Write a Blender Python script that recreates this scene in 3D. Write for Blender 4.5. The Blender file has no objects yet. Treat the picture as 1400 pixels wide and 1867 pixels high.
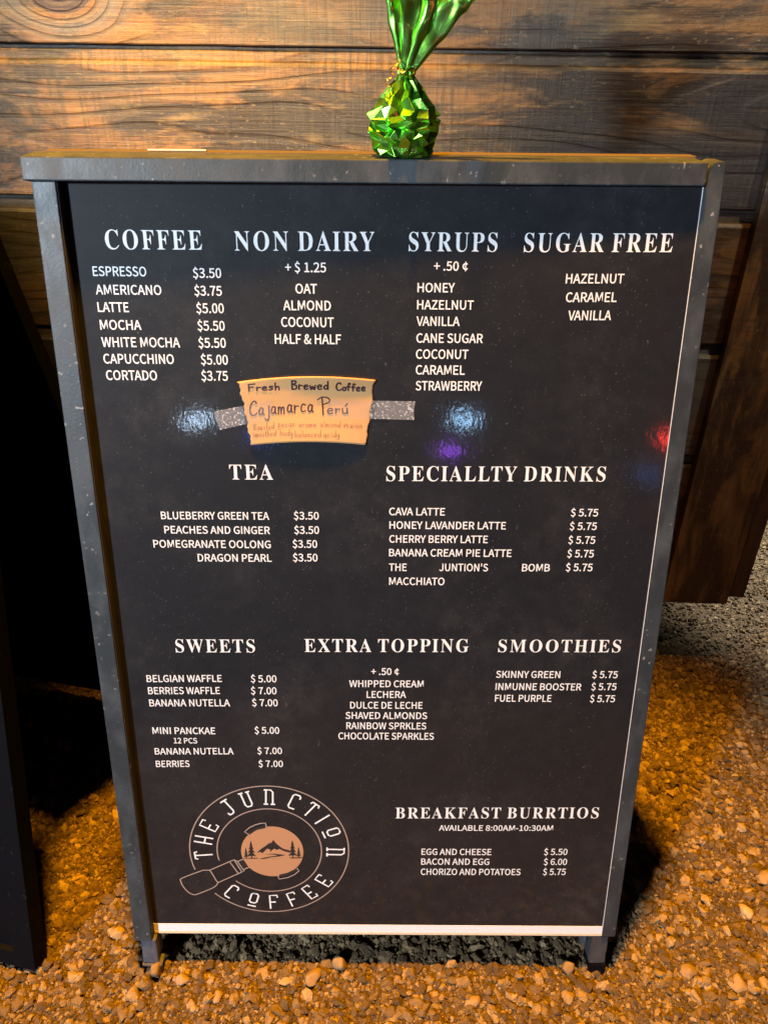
import bpy, bmesh, math, random
import numpy as np
from mathutils import Vector, Matrix, noise

S = bpy.context.scene
COL = S.collection
random.seed(7)
rng = np.random.default_rng(11)

# ------------------------------------------------------------------ camera
PITCH, ROLL, CAMZ = math.radians(31.0), math.radians(0.8), 1.285
F_ = Vector((0, math.cos(PITCH), -math.sin(PITCH)))
U_ = Vector((0, math.sin(PITCH), math.cos(PITCH)))
R_ = Vector((1, 0, 0))
R2 = R_ * math.cos(ROLL) + U_ * math.sin(ROLL)
U2 = U_ * math.cos(ROLL) - R_ * math.sin(ROLL)
cam_data = bpy.data.cameras.new('camera')
cam = bpy.data.objects.new('camera', cam_data)
COL.objects.link(cam)
cam.matrix_world = Matrix(((R2.x, U2.x, -F_.x, 0), (R2.y, U2.y, -F_.y, 0), (R2.z, U2.z, -F_.z, CAMZ), (0, 0, 0, 1)))
cam_data.sensor_fit = 'VERTICAL'
cam_data.sensor_height = 36.0
cam_data.lens = 36.0 * 1400.0 / 1867.0
cam_data.clip_start = 0.02
cam_data.clip_end = 400
S.camera = cam

# ------------------------------------------------------------------ world (night sky) and exposure
world = bpy.data.worlds.new('World')
S.world = world
world.use_nodes = True
wbg = world.node_tree.nodes['Background']
wbg.inputs['Color'].default_value = (0.35, 0.5, 1.0, 1)
wbg.inputs['Strength'].default_value = 0.008
S.view_settings.view_transform = 'Standard'
S.view_settings.look = 'None'
S.view_settings.exposure = 0.0
S.view_settings.gamma = 1.0
S.view_settings.use_curve_mapping = False


# ------------------------------------------------------------------ lamps of the yard (all outside the frame)
def lamp(name, kind, loc, color, power, radius=0.05, aim=None, cone=60, blend=0.3):
    d = bpy.data.lights.new(name, kind)
    d.color = color
    d.energy = power
    d.shadow_soft_size = radius
    if kind == 'SPOT':
        d.spot_size = math.radians(cone)
        d.spot_blend = blend
    o = bpy.data.objects.new(name, d)
    COL.objects.link(o)
    o.location = loc
    if aim is not None:
        o.rotation_euler = (Vector(aim) - Vector(loc)).to_track_quat('-Z', 'Y').to_euler()
    return o


# orange flood lamp high up in front of the board, pointing down at the gravel
lamp('orange_downlight', 'SPOT', (-0.16, 1.00, 4.5), (1.0, 0.41, 0.008), 3500, 0.10, (0.09, 0.47, 0), 30, 0.6)
# cool white lamp behind and to the left of the photographer
lamp('cool_floodlight', 'SPOT', (-2.49, -2.6, 2.2), (0.78, 0.90, 1.0), 1130, 0.2, (0.12, 0.95, 0.75), 34, 0.5)
# warm lamp washing the upper planks from the left
lamp('warm_wall_lamp', 'SPOT', (-0.95, 0.35, 2.35), (1.0, 0.58, 0.15), 720, 0.15, (-0.30, 1.5, 1.22), 34, 1.0)
lamp('white_wall_lamp', 'SPOT', (1.1, 0.5, 2.5), (1.0, 0.90, 0.62), 95, 0.04, (0.72, 1.5, 1.25), 44, 1.0)
lamp('orange_wall_lamp', 'SPOT', (0.62, 1.22, 2.25), (1.0, 0.36, 0.04), 45, 0.03, (0.60, 1.5, 0.95), 34, 0.8)
# white lamp behind the wooden booth
lamp('white_yard_lamp', 'SPOT', (1.55, 2.7, 1.7), (1.0, 0.95, 0.86), 620, 0.05, (1.2, 1.86, 0), 28, 0.6)
lamp('blue_lamp', 'POINT', (-1.7, -1.5, 1.15), (0.10, 0.33, 1.0), 20, 0.10)
# small coloured lights far behind the photographer
def far_light(name, p, d, dist, color, power, radius):
    lamp(name, 'POINT', tuple(p[i] + d[i] * dist for i in range(3)), color, power, radius)
far_light('string_light', (-0.257, 0.851, 0.896), (-0.226, -0.973, -0.032), 6.0, (0.55, 0.75, 1.0), 13, 0.05)
far_light('string_light', (0.068, 0.859, 0.901), (0.112, -0.993, -0.028), 6.0, (0.35, 0.65, 1.0), 13, 0.05)
far_light('string_light', (0.053, 0.851, 0.862), (0.095, -0.993, -0.068), 6.0, (0.35, 0.08, 1.0), 7, 0.045)
far_light('string_light', (-0.179, 0.850, 0.880), (-0.147, -0.988, -0.050), 6.0, (0.1, 0.15, 1.0), 5, 0.05)
far_light('string_light', (0.330, 0.860, 0.879), (0.365, -0.930, -0.048), 6.0, (1.0, 0.04, 0.03), 26, 0.05)
far_light('string_light', (0.301, 0.851, 0.837), (0.336, -0.938, -0.090), 6.0, (0.2, 0.35, 1.0), 1.2, 0.1)


# ------------------------------------------------------------------ helpers
def link(name, me, mat=None, parent=None, kind=None):
    o = bpy.data.objects.new(name, me)
    COL.objects.link(o)
    if mat is not None and me is not None and not me.materials:
        me.materials.append(mat)
    if parent is not None:
        o.parent = parent
    if kind:
        o['kind'] = kind
    return o


def thing(name, label, cat, mw=None, group=None):
    o = bpy.data.objects.new(name, None)
    o.empty_display_size = 0.05
    COL.objects.link(o)
    if mw is not None:
        o.matrix_world = mw
    o['label'] = label
    o['category'] = cat
    if group:
        o['group'] = group
    return o


def tag(o, label, cat, group=None):
    o['label'] = label
    o['category'] = cat
    if group:
        o['group'] = group
    return o


def mesh(name, V, Fc, smooth=False):
    me = bpy.data.meshes.new(name)
    me.from_pydata([tuple(v) for v in V], [], [tuple(f) for f in Fc])
    if smooth:
        me.polygons.foreach_set('use_smooth', [True] * len(me.polygons))
    me.update()
    return me


def prism(poly, x0, x1, axis=0, bevel=0.0, jitter=0.0, cuts=1):
    """polygon (a,b) swept along an axis; axis 0: (x; a=y, b=z), axis 2: (z; a=x, b=y)"""
    V, Fc = [], []
    n = len(poly)
    for k in range(cuts + 1):
        t = x0 + (x1 - x0) * k / cuts
        for a, b in poly:
            V.append((t, a, b) if axis == 0 else (a, b, t))
    for k in range(cuts):
        for i in range(n):
            j = (i + 1) % n
            Fc.append((k * n + i, k * n + j, (k + 1) * n + j, (k + 1) * n + i))
    Fc.append(tuple(range(n))[::-1])
    Fc.append(tuple(cuts * n + i for i in range(n)))
    bm = bmesh.new()
    me = mesh('prism', V, Fc)
    bm.from_mesh(me)
    bmesh.ops.recalc_face_normals(bm, faces=bm.faces)
    if bevel:
        es = [e for e in bm.edges if len(e.link_faces) == 2 and e.calc_face_angle(0) > 0.5]
        bmesh.ops.bevel(bm, geom=es, offset=bevel, segments=2, profile=0.6, affect='EDGES')
    if jitter:
        for v in bm.verts:
            p = v.co * 9
            v.co += Vector((noise.noise(p), noise.noise(p + Vector((7, 0, 0))), noise.noise(p + Vector((0, 9, 0))))) * jitter
    bm.to_mesh(me)
    bm.free()
    return me


def box(x0, x1, y0, y1, z0, z1, bevel=0.0, jitter=0.0, cuts=1):
    return prism([(y0, z0), (y1, z0), (y1, z1), (y0, z1)], x0, x1, 0, bevel, jitter, cuts)


# ------------------------------------------------------------------ node mini language
class G:
    def __init__(self, name):
        self.m = bpy.data.materials.new(name)
        self.m.use_nodes = True
        self.t = self.m.node_tree
        self.b = self.t.nodes['Principled BSDF']

    def n(self, typ, **kw):
        nd = self.t.nodes.new(typ)
        for k, v in kw.items():
            setattr(nd, k, v)
        return nd

    def put(self, nd, sock, val):
        s = nd.inputs[sock]
        if isinstance(val, bpy.types.NodeSocket):
            self.t.links.new(val, s)
        else:
            if hasattr(s, 'default_value'):
                try:
                    s.default_value = val
                except (TypeError, ValueError):
                    s.default_value = tuple(val) + (1,)

    def set(self, sock, val):
        self.put(self.b, sock, val)

    def math(self, op, a, b=0.0, c=0.0, clamp=False):
        nd = self.n('ShaderNodeMath', operation=op, use_clamp=clamp)
        self.put(nd, 0, a)
        self.put(nd, 1, b)
        if op in ('MULTIPLY_ADD', 'SMOOTH_MIN'):
            self.put(nd, 2, c)
        return nd.outputs[0]

    def mix(self, f, a, b):
        nd = self.n('ShaderNodeMix', data_type='RGBA')
        self.put(nd, 0, f)
        self.put(nd, 6, a if isinstance(a, bpy.types.NodeSocket) else tuple(a) + (1,))
        self.put(nd, 7, b if isinstance(b, bpy.types.NodeSocket) else tuple(b) + (1,))
        return nd.outputs[2]

    def coord(self, which='Object', scale=(1, 1, 1), loc=(0, 0, 0), rnd=0.0, src=None):
        if src is None:
            src = self.n('ShaderNodeTexCoord').outputs[which]
        mp = self.n('ShaderNodeMapping')
        self.put(mp, 0, src)
        mp.inputs[1].default_value = loc
        mp.inputs[3].default_value = scale
        out = mp.outputs[0]
        if rnd:
            oi = self.n('ShaderNodeObjectInfo')
            va = self.n('ShaderNodeVectorMath', operation='ADD')
            self.put(va, 0, out)
            r = self.math('MULTIPLY', oi.outputs['Random'], rnd)
            cx = self.n('ShaderNodeCombineXYZ')
            for i in range(3):
                self.put(cx, i, r)
            self.put(va, 1, cx.outputs[0])
            out = va.outputs[0]
        return out

    def noise(self, vec, scale=5.0, detail=4.0, rough=0.55, dist=0.0):
        nd = self.n('ShaderNodeTexNoise')
        self.put(nd, 'Vector', vec)
        nd.inputs['Scale'].default_value = scale
        nd.inputs['Detail'].default_value = detail
        nd.inputs['Roughness'].default_value = rough
        nd.inputs['Distortion'].default_value = dist
        return nd.outputs[0]

    def ramp(self, f, stops, interp='LINEAR'):
        nd = self.n('ShaderNodeValToRGB')
        cr = nd.color_ramp
        cr.interpolation = interp
        while len(cr.elements) < len(stops):
            cr.elements.new(0.5)
        for e, (p, c) in zip(cr.elements, stops):
            e.position = p
            e.color = (c, c, c, 1) if not isinstance(c, tuple) else c + (1,)
        self.put(nd, 0, f)
        return nd.outputs[0]

    def bump(self, h, strength=0.3, dist=0.001, sock='Normal', normal=None):
        nd = self.n('ShaderNodeBump')
        nd.inputs['Strength'].default_value = strength
        nd.inputs['Distance'].default_value = dist
        self.put(nd, 'Height', h)
        if normal is not None:
            self.put(nd, 'Normal', normal)
        if sock:
            self.set(sock, nd.outputs[0])
        return nd.outputs[0]


def plain(name, col, rough=0.6, metal=0.0, var=0.0):
    g = G(name)
    if var:
        c = g.coord()
        f = g.noise(c, 180, 3)
        g.set('Base Color', g.mix(f, [x * (1 - var) for x in col], [min(1, x * (1 + var)) for x in col]))
    else:
        g.set('Base Color', tuple(col) + (1,))
    g.set('Roughness', rough)
    g.set('Metallic', metal)
    return g.m


def wood(name, vertical=False, tone=(1, 1, 1), knot=None, weather=0.0, dark=0.0, gain=1.0, stain=None):
    """stained rough sawn softwood: growth rings cut lengthwise, saw marks across, dark stain and grey patches"""
    g = G(name)
    src = g.n('ShaderNodeTexCoord').outputs['Object']
    if vertical:   # swap so that the grain runs along z
        sx = g.n('ShaderNodeSeparateXYZ')
        g.put(sx, 0, src)
        cb = g.n('ShaderNodeCombineXYZ')
        g.put(cb, 0, sx.outputs[2])
        g.put(cb, 1, sx.outputs[1])
        g.put(cb, 2, sx.outputs[0])
        src = cb.outputs[0]
    base = g.coord(src=src, rnd=7.0)
    wob = g.noise(g.coord(src=base, scale=(1.1, 1, 5.5)), 1.0, 2, 0.4)
    # ring field: height across the board bent by slow noise gives cathedral arches
    s = g.n('ShaderNodeSeparateXYZ')
    g.put(s, 0, base)
    field = g.math('MULTIPLY_ADD', wob, 1.0, g.math('MULTIPLY', s.outputs[2], 2.2))
    if knot:
        so = g.n('ShaderNodeSeparateXYZ')
        g.put(so, 0, src)
        dx = g.math('MULTIPLY', g.math('SUBTRACT', so.outputs[0], knot[0]), 1.0 / knot[2])
        dz = g.math('MULTIPLY', g.math('SUBTRACT', so.outputs[2], knot[1]), 1.0 / knot[3])
        r = g.math('SQRT', g.math('ADD', g.math('MULTIPLY', dx, dx), g.math('MULTIPLY', dz, dz)))
        r = g.math('MULTIPLY_ADD', wob, 0.35, r)
        inf = g.math('POWER', 2.718, g.math('MULTIPLY', g.math('MULTIPLY', r, r), -0.35))
        field = g.math('MULTIPLY_ADD', inf, 0.55, field)
    rings = g.math('FRACT', g.math('MULTIPLY', field, 11.0))
    rings = g.ramp(rings, [(0.0, 0.1), (0.10, 1.0), (0.6, 0.8), (0.86, 0.0), (1.0, 0.1)])
    fine = g.noise(g.coord(src=base, scale=(5, 8, 210)), 1.0, 6, 0.75)
    saw = g.noise(g.coord(src=base, scale=(120, 6, 7)), 1.0, 4, 0.65)
    blot = g.noise(g.coord(src=base, scale=(3.2, 2, 13.0)), 1.0, 6, 0.68, 0.5)
    patch = g.noise(g.coord(src=base, scale=(1.7, 1, 3.2), loc=(3, 1, 2)), 1.0, 4, 0.6)
    a = g.mix(rings, [c * t for c, t in zip((0.050, 0.021, 0.007), tone)], [c * t for c, t in zip((0.185, 0.088, 0.025), tone)])
    a = g.mix(g.ramp(fine, [(0.40, 0.0), (0.62, 0.7)]), a, [c * t for c, t in zip((0.15, 0.085, 0.032), tone)])
    a = g.mix(g.ramp(blot, [(0.44, 0.0), (0.53, 0.95)]), a, (0.019, 0.011, 0.006))
    sm = g.math('MULTIPLY', g.ramp(saw, [(0.47, 0.0), (0.60, 0.75)]), g.ramp(patch, [(0.42, 0.15), (0.56, 1.0)]))
    a = g.mix(sm, a, (0.048, 0.034, 0.018))
    pale = g.noise(g.coord(src=base, scale=(7, 1, 30), loc=(9, 4, 1)), 1.0, 5, 0.65)
    a = g.mix(g.ramp(pale, [(0.56, 0.0), (0.70, 0.5)]), a, [c * t for c, t in zip((0.26, 0.18, 0.075), tone)])
    crack = g.noise(g.coord(src=base, scale=(2.2, 8, 150), loc=(2, 6, 5)), 1.0, 2, 0.5, 0.2)
    crk = g.ramp(crack, [(0.0, 0.0), (0.488, 0.0), (0.5, 0.85), (0.512, 0.0)])
    a = g.mix(crk, a, (0.018, 0.010, 0.006))
    speck = g.noise(g.coord(src=base, scale=(60, 60, 190), loc=(1, 2, 8)), 1.0, 3, 0.7)
    a = g.mix(g.ramp(speck, [(0.60, 0.0), (0.70, 0.7)]), a, (0.024, 0.014, 0.008))
    a = g.mix(g.ramp(speck, [(0.30, 0.45), (0.38, 0.0)]), a, (0.30, 0.22, 0.11))
    if weather:
        a = g.mix(g.math('MULTIPLY', g.ramp(patch, [(0.40, 0.0), (0.58, 1.0)]), weather), a, (0.062, 0.066, 0.060))
    if dark:
        a = g.mix(g.math('MULTIPLY', g.ramp(patch, [(0.35, 1.0), (0.62, 0.1)]), dark), a, (0.016, 0.010, 0.007))
    if knot:
        a = g.mix(g.ramp(r, [(0.98, 0.96), (1.16, 0.0)]), a, (0.030, 0.016, 0.022))
        a = g.mix(g.math('MULTIPLY', g.ramp(g.math('MULTIPLY', r, 0.2), [(0.22, 0.0), (0.3, 1.0), (0.5, 0.0)]), 0.6), a, (0.10, 0.105, 0.12))
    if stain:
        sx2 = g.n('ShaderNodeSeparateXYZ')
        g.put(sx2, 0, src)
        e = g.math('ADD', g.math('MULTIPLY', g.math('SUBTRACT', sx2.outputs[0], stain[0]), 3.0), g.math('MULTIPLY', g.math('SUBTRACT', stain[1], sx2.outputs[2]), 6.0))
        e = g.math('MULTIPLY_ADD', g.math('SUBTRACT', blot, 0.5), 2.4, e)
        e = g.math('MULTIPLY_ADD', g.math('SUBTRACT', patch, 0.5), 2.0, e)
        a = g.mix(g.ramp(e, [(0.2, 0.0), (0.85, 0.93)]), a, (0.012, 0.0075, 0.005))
    if gain != 1.0:
        a = g.mix(1.0 - gain, a, (0.01, 0.006, 0.004))
    g.set('Base Color', a)
    g.set('Roughness', g.ramp(fine, [(0.3, 0.36), (0.7, 0.62)]))
    h = g.math('ADD', g.math('MULTIPLY', fine, 0.6), g.math('ADD', g.math('MULTIPLY', saw, 0.5), g.math('MULTIPLY', rings, 0.35)))
    g.bump(h, 0.9, 0.0025)
    return g.m


def painted(name, col, scuff=0.5, dust=0.4, rough=0.5):
    """black painted timber with chips, pale scuffs and dust"""
    g = G(name)
    c = g.coord(rnd=5.0)
    spk = g.noise(c, 130, 2, 0.5)
    zone = g.noise(c, 9, 3, 0.6)
    chips = g.math('MULTIPLY', g.ramp(spk, [(0.655, 0.0), (0.70, 1.0)]), g.ramp(zone, [(0.42, 0.0), (0.62, scuff)]))
    big = g.noise(g.coord(rnd=5.0, scale=(1, 1, 0.35)), 60, 4, 0.6)
    chips2 = g.math('MULTIPLY', g.ramp(big, [(0.70, 0.0), (0.76, 1.0)]), scuff)
    haze = g.math('MULTIPLY', g.ramp(g.noise(g.coord(rnd=3.0, scale=(1, 1, 0.5)), 22, 5, 0.65), [(0.42, 0.0), (0.75, 1.0)]), dust)
    a = g.mix(haze, col, [x * 2.6 + 0.03 for x in col])
    a = g.mix(chips, a, (0.34, 0.35, 0.36))
    a = g.mix(chips2, a, (0.30, 0.30, 0.31))
    g.set('Base Color', a)
    g.set('Roughness', g.ramp(haze, [(0.0, rough), (0.5, rough + 0.25)]))
    g.bump(g.math('ADD', g.noise(c, 300, 3), g.math('MULTIPLY', g.noise(c, 40, 3), 1.5)), 0.25, 0.0006)
    return g.m


M_FRAME = painted('black_painted_timber', (0.020, 0.028, 0.034), 0.55, 0.45, 0.42)
M_FRAME_SIDE = painted('worn_groove_paint', (0.018, 0.014, 0.012), 0.25, 0.3, 0.7)
M_BLACK = painted('flat_black_paint', (0.0025, 0.003, 0.0045), 0.03, 0.0, 0.7)
M_BLACK.node_tree.nodes['Principled BSDF'].inputs['Specular IOR Level'].default_value = 0.06
M_WHITE = plain('white_vinyl_print', (0.69, 0.70, 0.715), 0.42, 0, 0.10)
M_EDGE = plain('raw_board_edge', (0.62, 0.50, 0.36), 0.7, 0, 0.12)
M_TANWOOD = plain('bare_pine_edge', (0.055, 0.038, 0.024), 0.65, 0, 0.2)
M_RING = plain('taupe_print', (0.31, 0.235, 0.20), 0.42)
M_DISC = plain('copper_print', (0.40, 0.205, 0.105), 0.42)
M_DARKPRINT = plain('black_print', (0.018, 0.016, 0.016), 0.42)


def panel_material():
    g = G('black_laminate')
    c = g.coord()
    mott = g.noise(c, 45, 5, 0.7)
    dustn = g.noise(c, 420, 2, 0.5)
    zone = g.noise(c, 5, 4, 0.6)
    a = g.mix(mott, (0.0062, 0.0074, 0.0098), (0.0140, 0.0155, 0.0190))
    film = g.ramp(zone, [(0.46, 0.0), (0.70, 0.4)])
    a = g.mix(g.math('MULTIPLY', film, g.ramp(mott, [(0.4, 0.2), (0.7, 1.0)])), a, (0.050, 0.049, 0.050))
    a = g.mix(g.ramp(dustn, [(0.69, 0.0), (0.75, 0.5)]), a, (0.15, 0.145, 0.14))
    scr = g.noise(g.coord(scale=(6, 1, 0.8)), 60, 3, 0.5)
    a = g.mix(g.ramp(scr, [(0.74, 0.0), (0.79, 0.25)]), a, (0.15, 0.15, 0.15))
    drops = g.noise(g.coord(loc=(4, 2, 1), scale=(1, 1, 0.7)), 55, 1, 0.4)
    a = g.mix(g.ramp(drops, [(0.80, 0.0), (0.83, 0.8)]), a, (0.006, 0.006, 0.007))
    g.set('Base Color', a)
    g.set('Roughness', 0.55)
    g.set('Specular IOR Level', 0.15)
    g.set('Coat Weight', 0.55)
    g.set('Coat Roughness', 0.06)
    peel = g.noise(g.coord(scale=(1.0, 1.0, 0.45)), 260, 3, 0.6)
    peel2 = g.noise(g.coord(scale=(1.0, 1.0, 0.6)), 90, 2, 0.5)
    nb = g.bump(g.math('ADD', peel, peel2), 0.5, 0.00011, sock=None)
    g.set('Coat Normal', nb)
    g.set('Normal', nb)
    return g.m


M_PANEL = panel_material()

# ------------------------------------------------------------------ gravel ground
def ground_height(x, y):
    p = Vector((x * 5, y * 5, 0))
    q = Vector((x * 26, y * 26, 3))
    return noise.noise(p) * 0.008 + noise.noise(q) * 0.005


def ground():
    g = G('sandy_gravel_soil')
    c = g.coord()
    n1 = g.noise(c, 160, 6, 0.7)
    n2 = g.noise(c, 35, 4, 0.6)
    vo = g.n('ShaderNodeTexVoronoi')
    g.put(vo, 'Vector', c)
    vo.inputs['Scale'].default_value = 260
    a = g.mix(g.ramp(n1, [(0.3, 0.0), (0.7, 1.0)]), (0.022, 0.013, 0.006), (0.13, 0.082, 0.038))
    a = g.mix(g.math('MULTIPLY', n2, 0.5), a, (0.10, 0.068, 0.036))
    g.set('Base Color', a)
    g.set('Roughness', 0.95)
    g.bump(g.math('SUBTRACT', n1, g.math('MULTIPLY', vo.outputs[0], 1.2)), 1.0, 0.004)
    # fine grid near the board, coarse rings out to the horizon
    V, Fc = [], []
    xs = [-60, -20, -6, -3] + [(-1.8 + 0.02 * i) for i in range(181)] + [3, 6, 20, 60]
    ys = [-60, -20, -6, -2, -0.5] + [(0.3 + 0.02 * i) for i in range(141)] + [4, 6, 12, 30, 80]
    for y in ys:
        for x in xs:
            V.append((x, y, ground_height(x, y) if abs(x) < 2 and 0 < y < 3.3 else 0.0))
    w = len(xs)
    for j in range(len(ys) - 1):
        for i in range(w - 1):
            Fc.append((j * w + i, j * w + i + 1, (j + 1) * w + i + 1, (j + 1) * w + i))
    o = link('ground', mesh('ground', V, Fc, True), g.m, kind='structure')
    return o


ground()


def stone_material(name, lo, hi, inst=True):
    g = G(name)
    c = g.coord()
    if inst:
        at = g.n('ShaderNodeAttribute', attribute_type='INSTANCER', attribute_name='tint')
        t = at.outputs['Fac']
    else:
        t = g.n('ShaderNodeObjectInfo').outputs['Random']
    a = g.ramp(t, [(0.0, lo), (0.55, tuple((x + y) / 2 for x, y in zip(lo, hi))), (0.85, hi), (1.0, (0.38, 0.29, 0.18))])
    n = g.noise(c, 1.3 if inst else 120, 4, 0.6)
    a = g.mix(g.ramp(n, [(0.3, 0.0), (0.75, 0.6)]), a, (0.13, 0.09, 0.052))
    g.set('Base Color', a)
    g.set('Roughness', 0.8)
    g.set('Specular IOR Level', 0.3)
    g.bump(g.noise(c, 4 if inst else 300, 4, 0.7), 0.5, 0.12 if inst else 0.0008)
    return g.m


M_STONE = stone_material('gravel_stone', (0.058, 0.036, 0.016), (0.34, 0.235, 0.115))
M_ROCK = stone_material('loose_stone', (0.17, 0.115, 0.06), (0.29, 0.205, 0.115), False)


def gravel():
    def scatter(n, x0, x1, y0, y1, smin, smax, power):
        x = rng.uniform(x0, x1, n)
        y = rng.uniform(y0, y1, n)
        s = smin + (smax - smin) * rng.random(n) ** power
        return x, y, s
    parts = [scatter(165000, -1.0, 1.05, 0.46, 1.45, 0.0011, 0.0040, 1.7),
             scatter(17000, -1.0, 1.05, 0.46, 1.45, 0.0040, 0.0102, 2.0),
             scatter(70000, -1.5, 1.9, 1.45, 2.5, 0.0018, 0.0060, 2.0),
             scatter(22000, -1.7, 2.0, 0.2, 0.5, 0.002, 0.006, 2.0)]
    x = np.concatenate([p[0] for p in parts])
    y = np.concatenate([p[1] for p in parts])
    s = np.concatenate([p[2] for p in parts])
    n = len(x)
    z = np.empty(n)
    for i in range(n):
        z[i] = ground_height(x[i], y[i])
    z += s * rng.uniform(-0.15, 0.55, n)
    co = np.stack([x, y, z], 1)
    me = bpy.data.meshes.new('gravel')
    me.vertices.add(n)
    me.vertices.foreach_set('co', co.ravel())
    sc = np.stack([s * rng.uniform(0.8, 1.35, n), s * rng.uniform(0.65, 1.1, n), s * rng.uniform(0.5, 0.9, n)], 1)
    a = me.attributes.new('size', 'FLOAT_VECTOR', 'POINT')
    a.data.foreach_set('vector', sc.ravel())
    rot = np.stack([rng.normal(0, 0.5, n), rng.normal(0, 0.5, n), rng.uniform(0, 6.28, n)], 1)
    a = me.attributes.new('turn', 'FLOAT_VECTOR', 'POINT')
    a.data.foreach_set('vector', rot.ravel())
    tint = rng.random(n) ** 1.5
    a = me.attributes.new('tint', 'FLOAT', 'POINT')
    a.data.foreach_set('value', tint)
    me.update()
    o = link('gravel', me, M_STONE, kind='stuff')
    o['label'] = 'loose orange tan gravel covering the ground around the menu board'
    o['category'] = 'gravel'
    ng = bpy.data.node_groups.new('scatter_stones', 'GeometryNodeTree')
    ng.interface.new_socket(name='Geometry', in_out='INPUT', socket_type='NodeSocketGeometry')
    ng.interface.new_socket(name='Geometry', in_out='OUTPUT', socket_type='NodeSocketGeometry')
    N = ng.nodes
    L = ng.links
    gi = N.new('NodeGroupInput')
    go = N.new('NodeGroupOutput')
    variants = N.new('GeometryNodeGeometryToInstance')
    for k in range(7):
        ico = N.new('GeometryNodeMeshIcoSphere')
        ico.inputs['Radius'].default_value = 1.0
        ico.inputs['Subdivisions'].default_value = 2 if k != 6 else 1
        pos = N.new('GeometryNodeInputPosition')
        nz = N.new('ShaderNodeTexNoise')
        nz.noise_dimensions = '4D'
        nz.inputs['W'].default_value = k * 3.7
        nz.inputs['Scale'].default_value = 0.95
        nz.inputs['Detail'].default_value = 1.0
        L.new(pos.outputs[0], nz.inputs['Vector'])
        sub = N.new('ShaderNodeVectorMath')
        sub.operation = 'SUBTRACT'
        L.new(nz.outputs['Color'], sub.inputs[0])
        sub.inputs[1].default_value = (0.5, 0.5, 0.5)
        sc_ = N.new('ShaderNodeVectorMath')
        sc_.operation = 'SCALE'
        L.new(sub.outputs[0], sc_.inputs[0])
        sc_.inputs['Scale'].default_value = 2.1
        sp = N.new('GeometryNodeSetPosition')
        L.new(ico.outputs['Mesh'], sp.inputs['Geometry'])
        L.new(sc_.outputs[0], sp.inputs['Offset'])
        sm = N.new('GeometryNodeSetShadeSmooth')
        L.new(sp.outputs[0], sm.inputs[0])
        sm.inputs['Shade Smooth'].default_value = False
        mt = N.new('GeometryNodeSetMaterial')
        mt.inputs['Material'].default_value = M_STONE
        L.new(sm.outputs[0], mt.inputs[0])
        L.new(mt.outputs[0], variants.inputs[0])
    ip = N.new('GeometryNodeInstanceOnPoints')
    L.new(gi.outputs[0], ip.inputs['Points'])
    L.new(variants.outputs[0], ip.inputs['Instance'])
    ip.inputs['Pick Instance'].default_value = True
    at1 = N.new('GeometryNodeInputNamedAttribute')
    at1.data_type = 'FLOAT_VECTOR'
    at1.inputs[0].default_value = 'size'
    at2 = N.new('GeometryNodeInputNamedAttribute')
    at2.data_type = 'FLOAT_VECTOR'
    at2.inputs[0].default_value = 'turn'
    L.new(at1.outputs[0], ip.inputs['Scale'])
    e2r = N.new('FunctionNodeEulerToRotation')
    L.new(at2.outputs[0], e2r.inputs[0])
    L.new(e2r.outputs[0], ip.inputs['Rotation'])
    L.new(ip.outputs[0], go.inputs[0])
    md = o.modifiers.new('scatter', 'NODES')
    md.node_group = ng


gravel()


def stone(x, y, r, label, stretch=(1, 0.8, 0.7), tilt=(0, 0, 0), lift=0.35, seed=0, mat=None):
    bm = bmesh.new()
    bmesh.ops.create_icosphere(bm, subdivisions=3, radius=1)
    for v in bm.verts:
        p = v.co.copy()
        d = 1 + 0.5 * noise.noise(p * 0.9 + Vector((seed * 5.1, 0, 0))) + 0.16 * noise.noise(p * 2.6 + Vector((0, seed * 3.3, 0)))
        q = p * d
        # flat broken faces
        for k in range(5):
            a = noise.random_unit_vector() if False else Vector((math.sin(seed * 3 + k * 2.1), math.cos(seed * 1.7 + k * 1.3), math.sin(seed + k * 2.9))).normalized()
            e = q.dot(a) - 0.72
            if e > 0:
                q -= a * e * 0.85
        v.co = Vector((q.x * stretch[0], q.y * stretch[1], q.z * stretch[2])) * r
    me = bpy.data.meshes.new('stone')
    bm.to_mesh(me)
    bm.free()
    me.polygons.foreach_set('use_smooth', [True] * len(me.polygons))
    o = link('stone', me, mat or M_ROCK)
    o.location = (x, y, ground_height(x, y) + r * stretch[2] * lift)
    o.rotation_euler = tilt
    tag(o, label, 'stone', 'larger stones lying in the gravel')
    return o


# ------------------------------------------------------------------ wooden wall of planks
WYAW = math.radians(-2.5)
wall_mw = Matrix.Translation((0, 1.5, 0)) @ Matrix.Rotation(WYAW, 4, 'Z')
wall = thing('wooden_wall', 'dark stained wooden wall of wide horizontal planks behind the menu board', 'wall', wall_mw)
JO = [0.160, 0.312, 0.553, 0.797, 1.046, 1.289, 1.533, 1.777, 2.02, 2.26]
plank_mats = [wood('stained_plank_low', dark=0.6, weather=0.3),
              wood('stained_plank_low_b', dark=0.6, weather=0.3),
              wood('stained_plank_grey', dark=0.6, weather=0.9),
              wood('stained_plank_grey_b', dark=0.4, weather=0.6, tone=(0.9, 0.95, 1.0)),
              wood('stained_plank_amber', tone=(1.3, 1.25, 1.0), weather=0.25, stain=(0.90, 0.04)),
              wood('stained_plank_knotty', tone=(1.1, 1.05, 0.9), weather=0.75, knot=(0.150, -0.050, 0.062, 0.036)),
              wood('stained_plank_upper', weather=0.4)]
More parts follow.
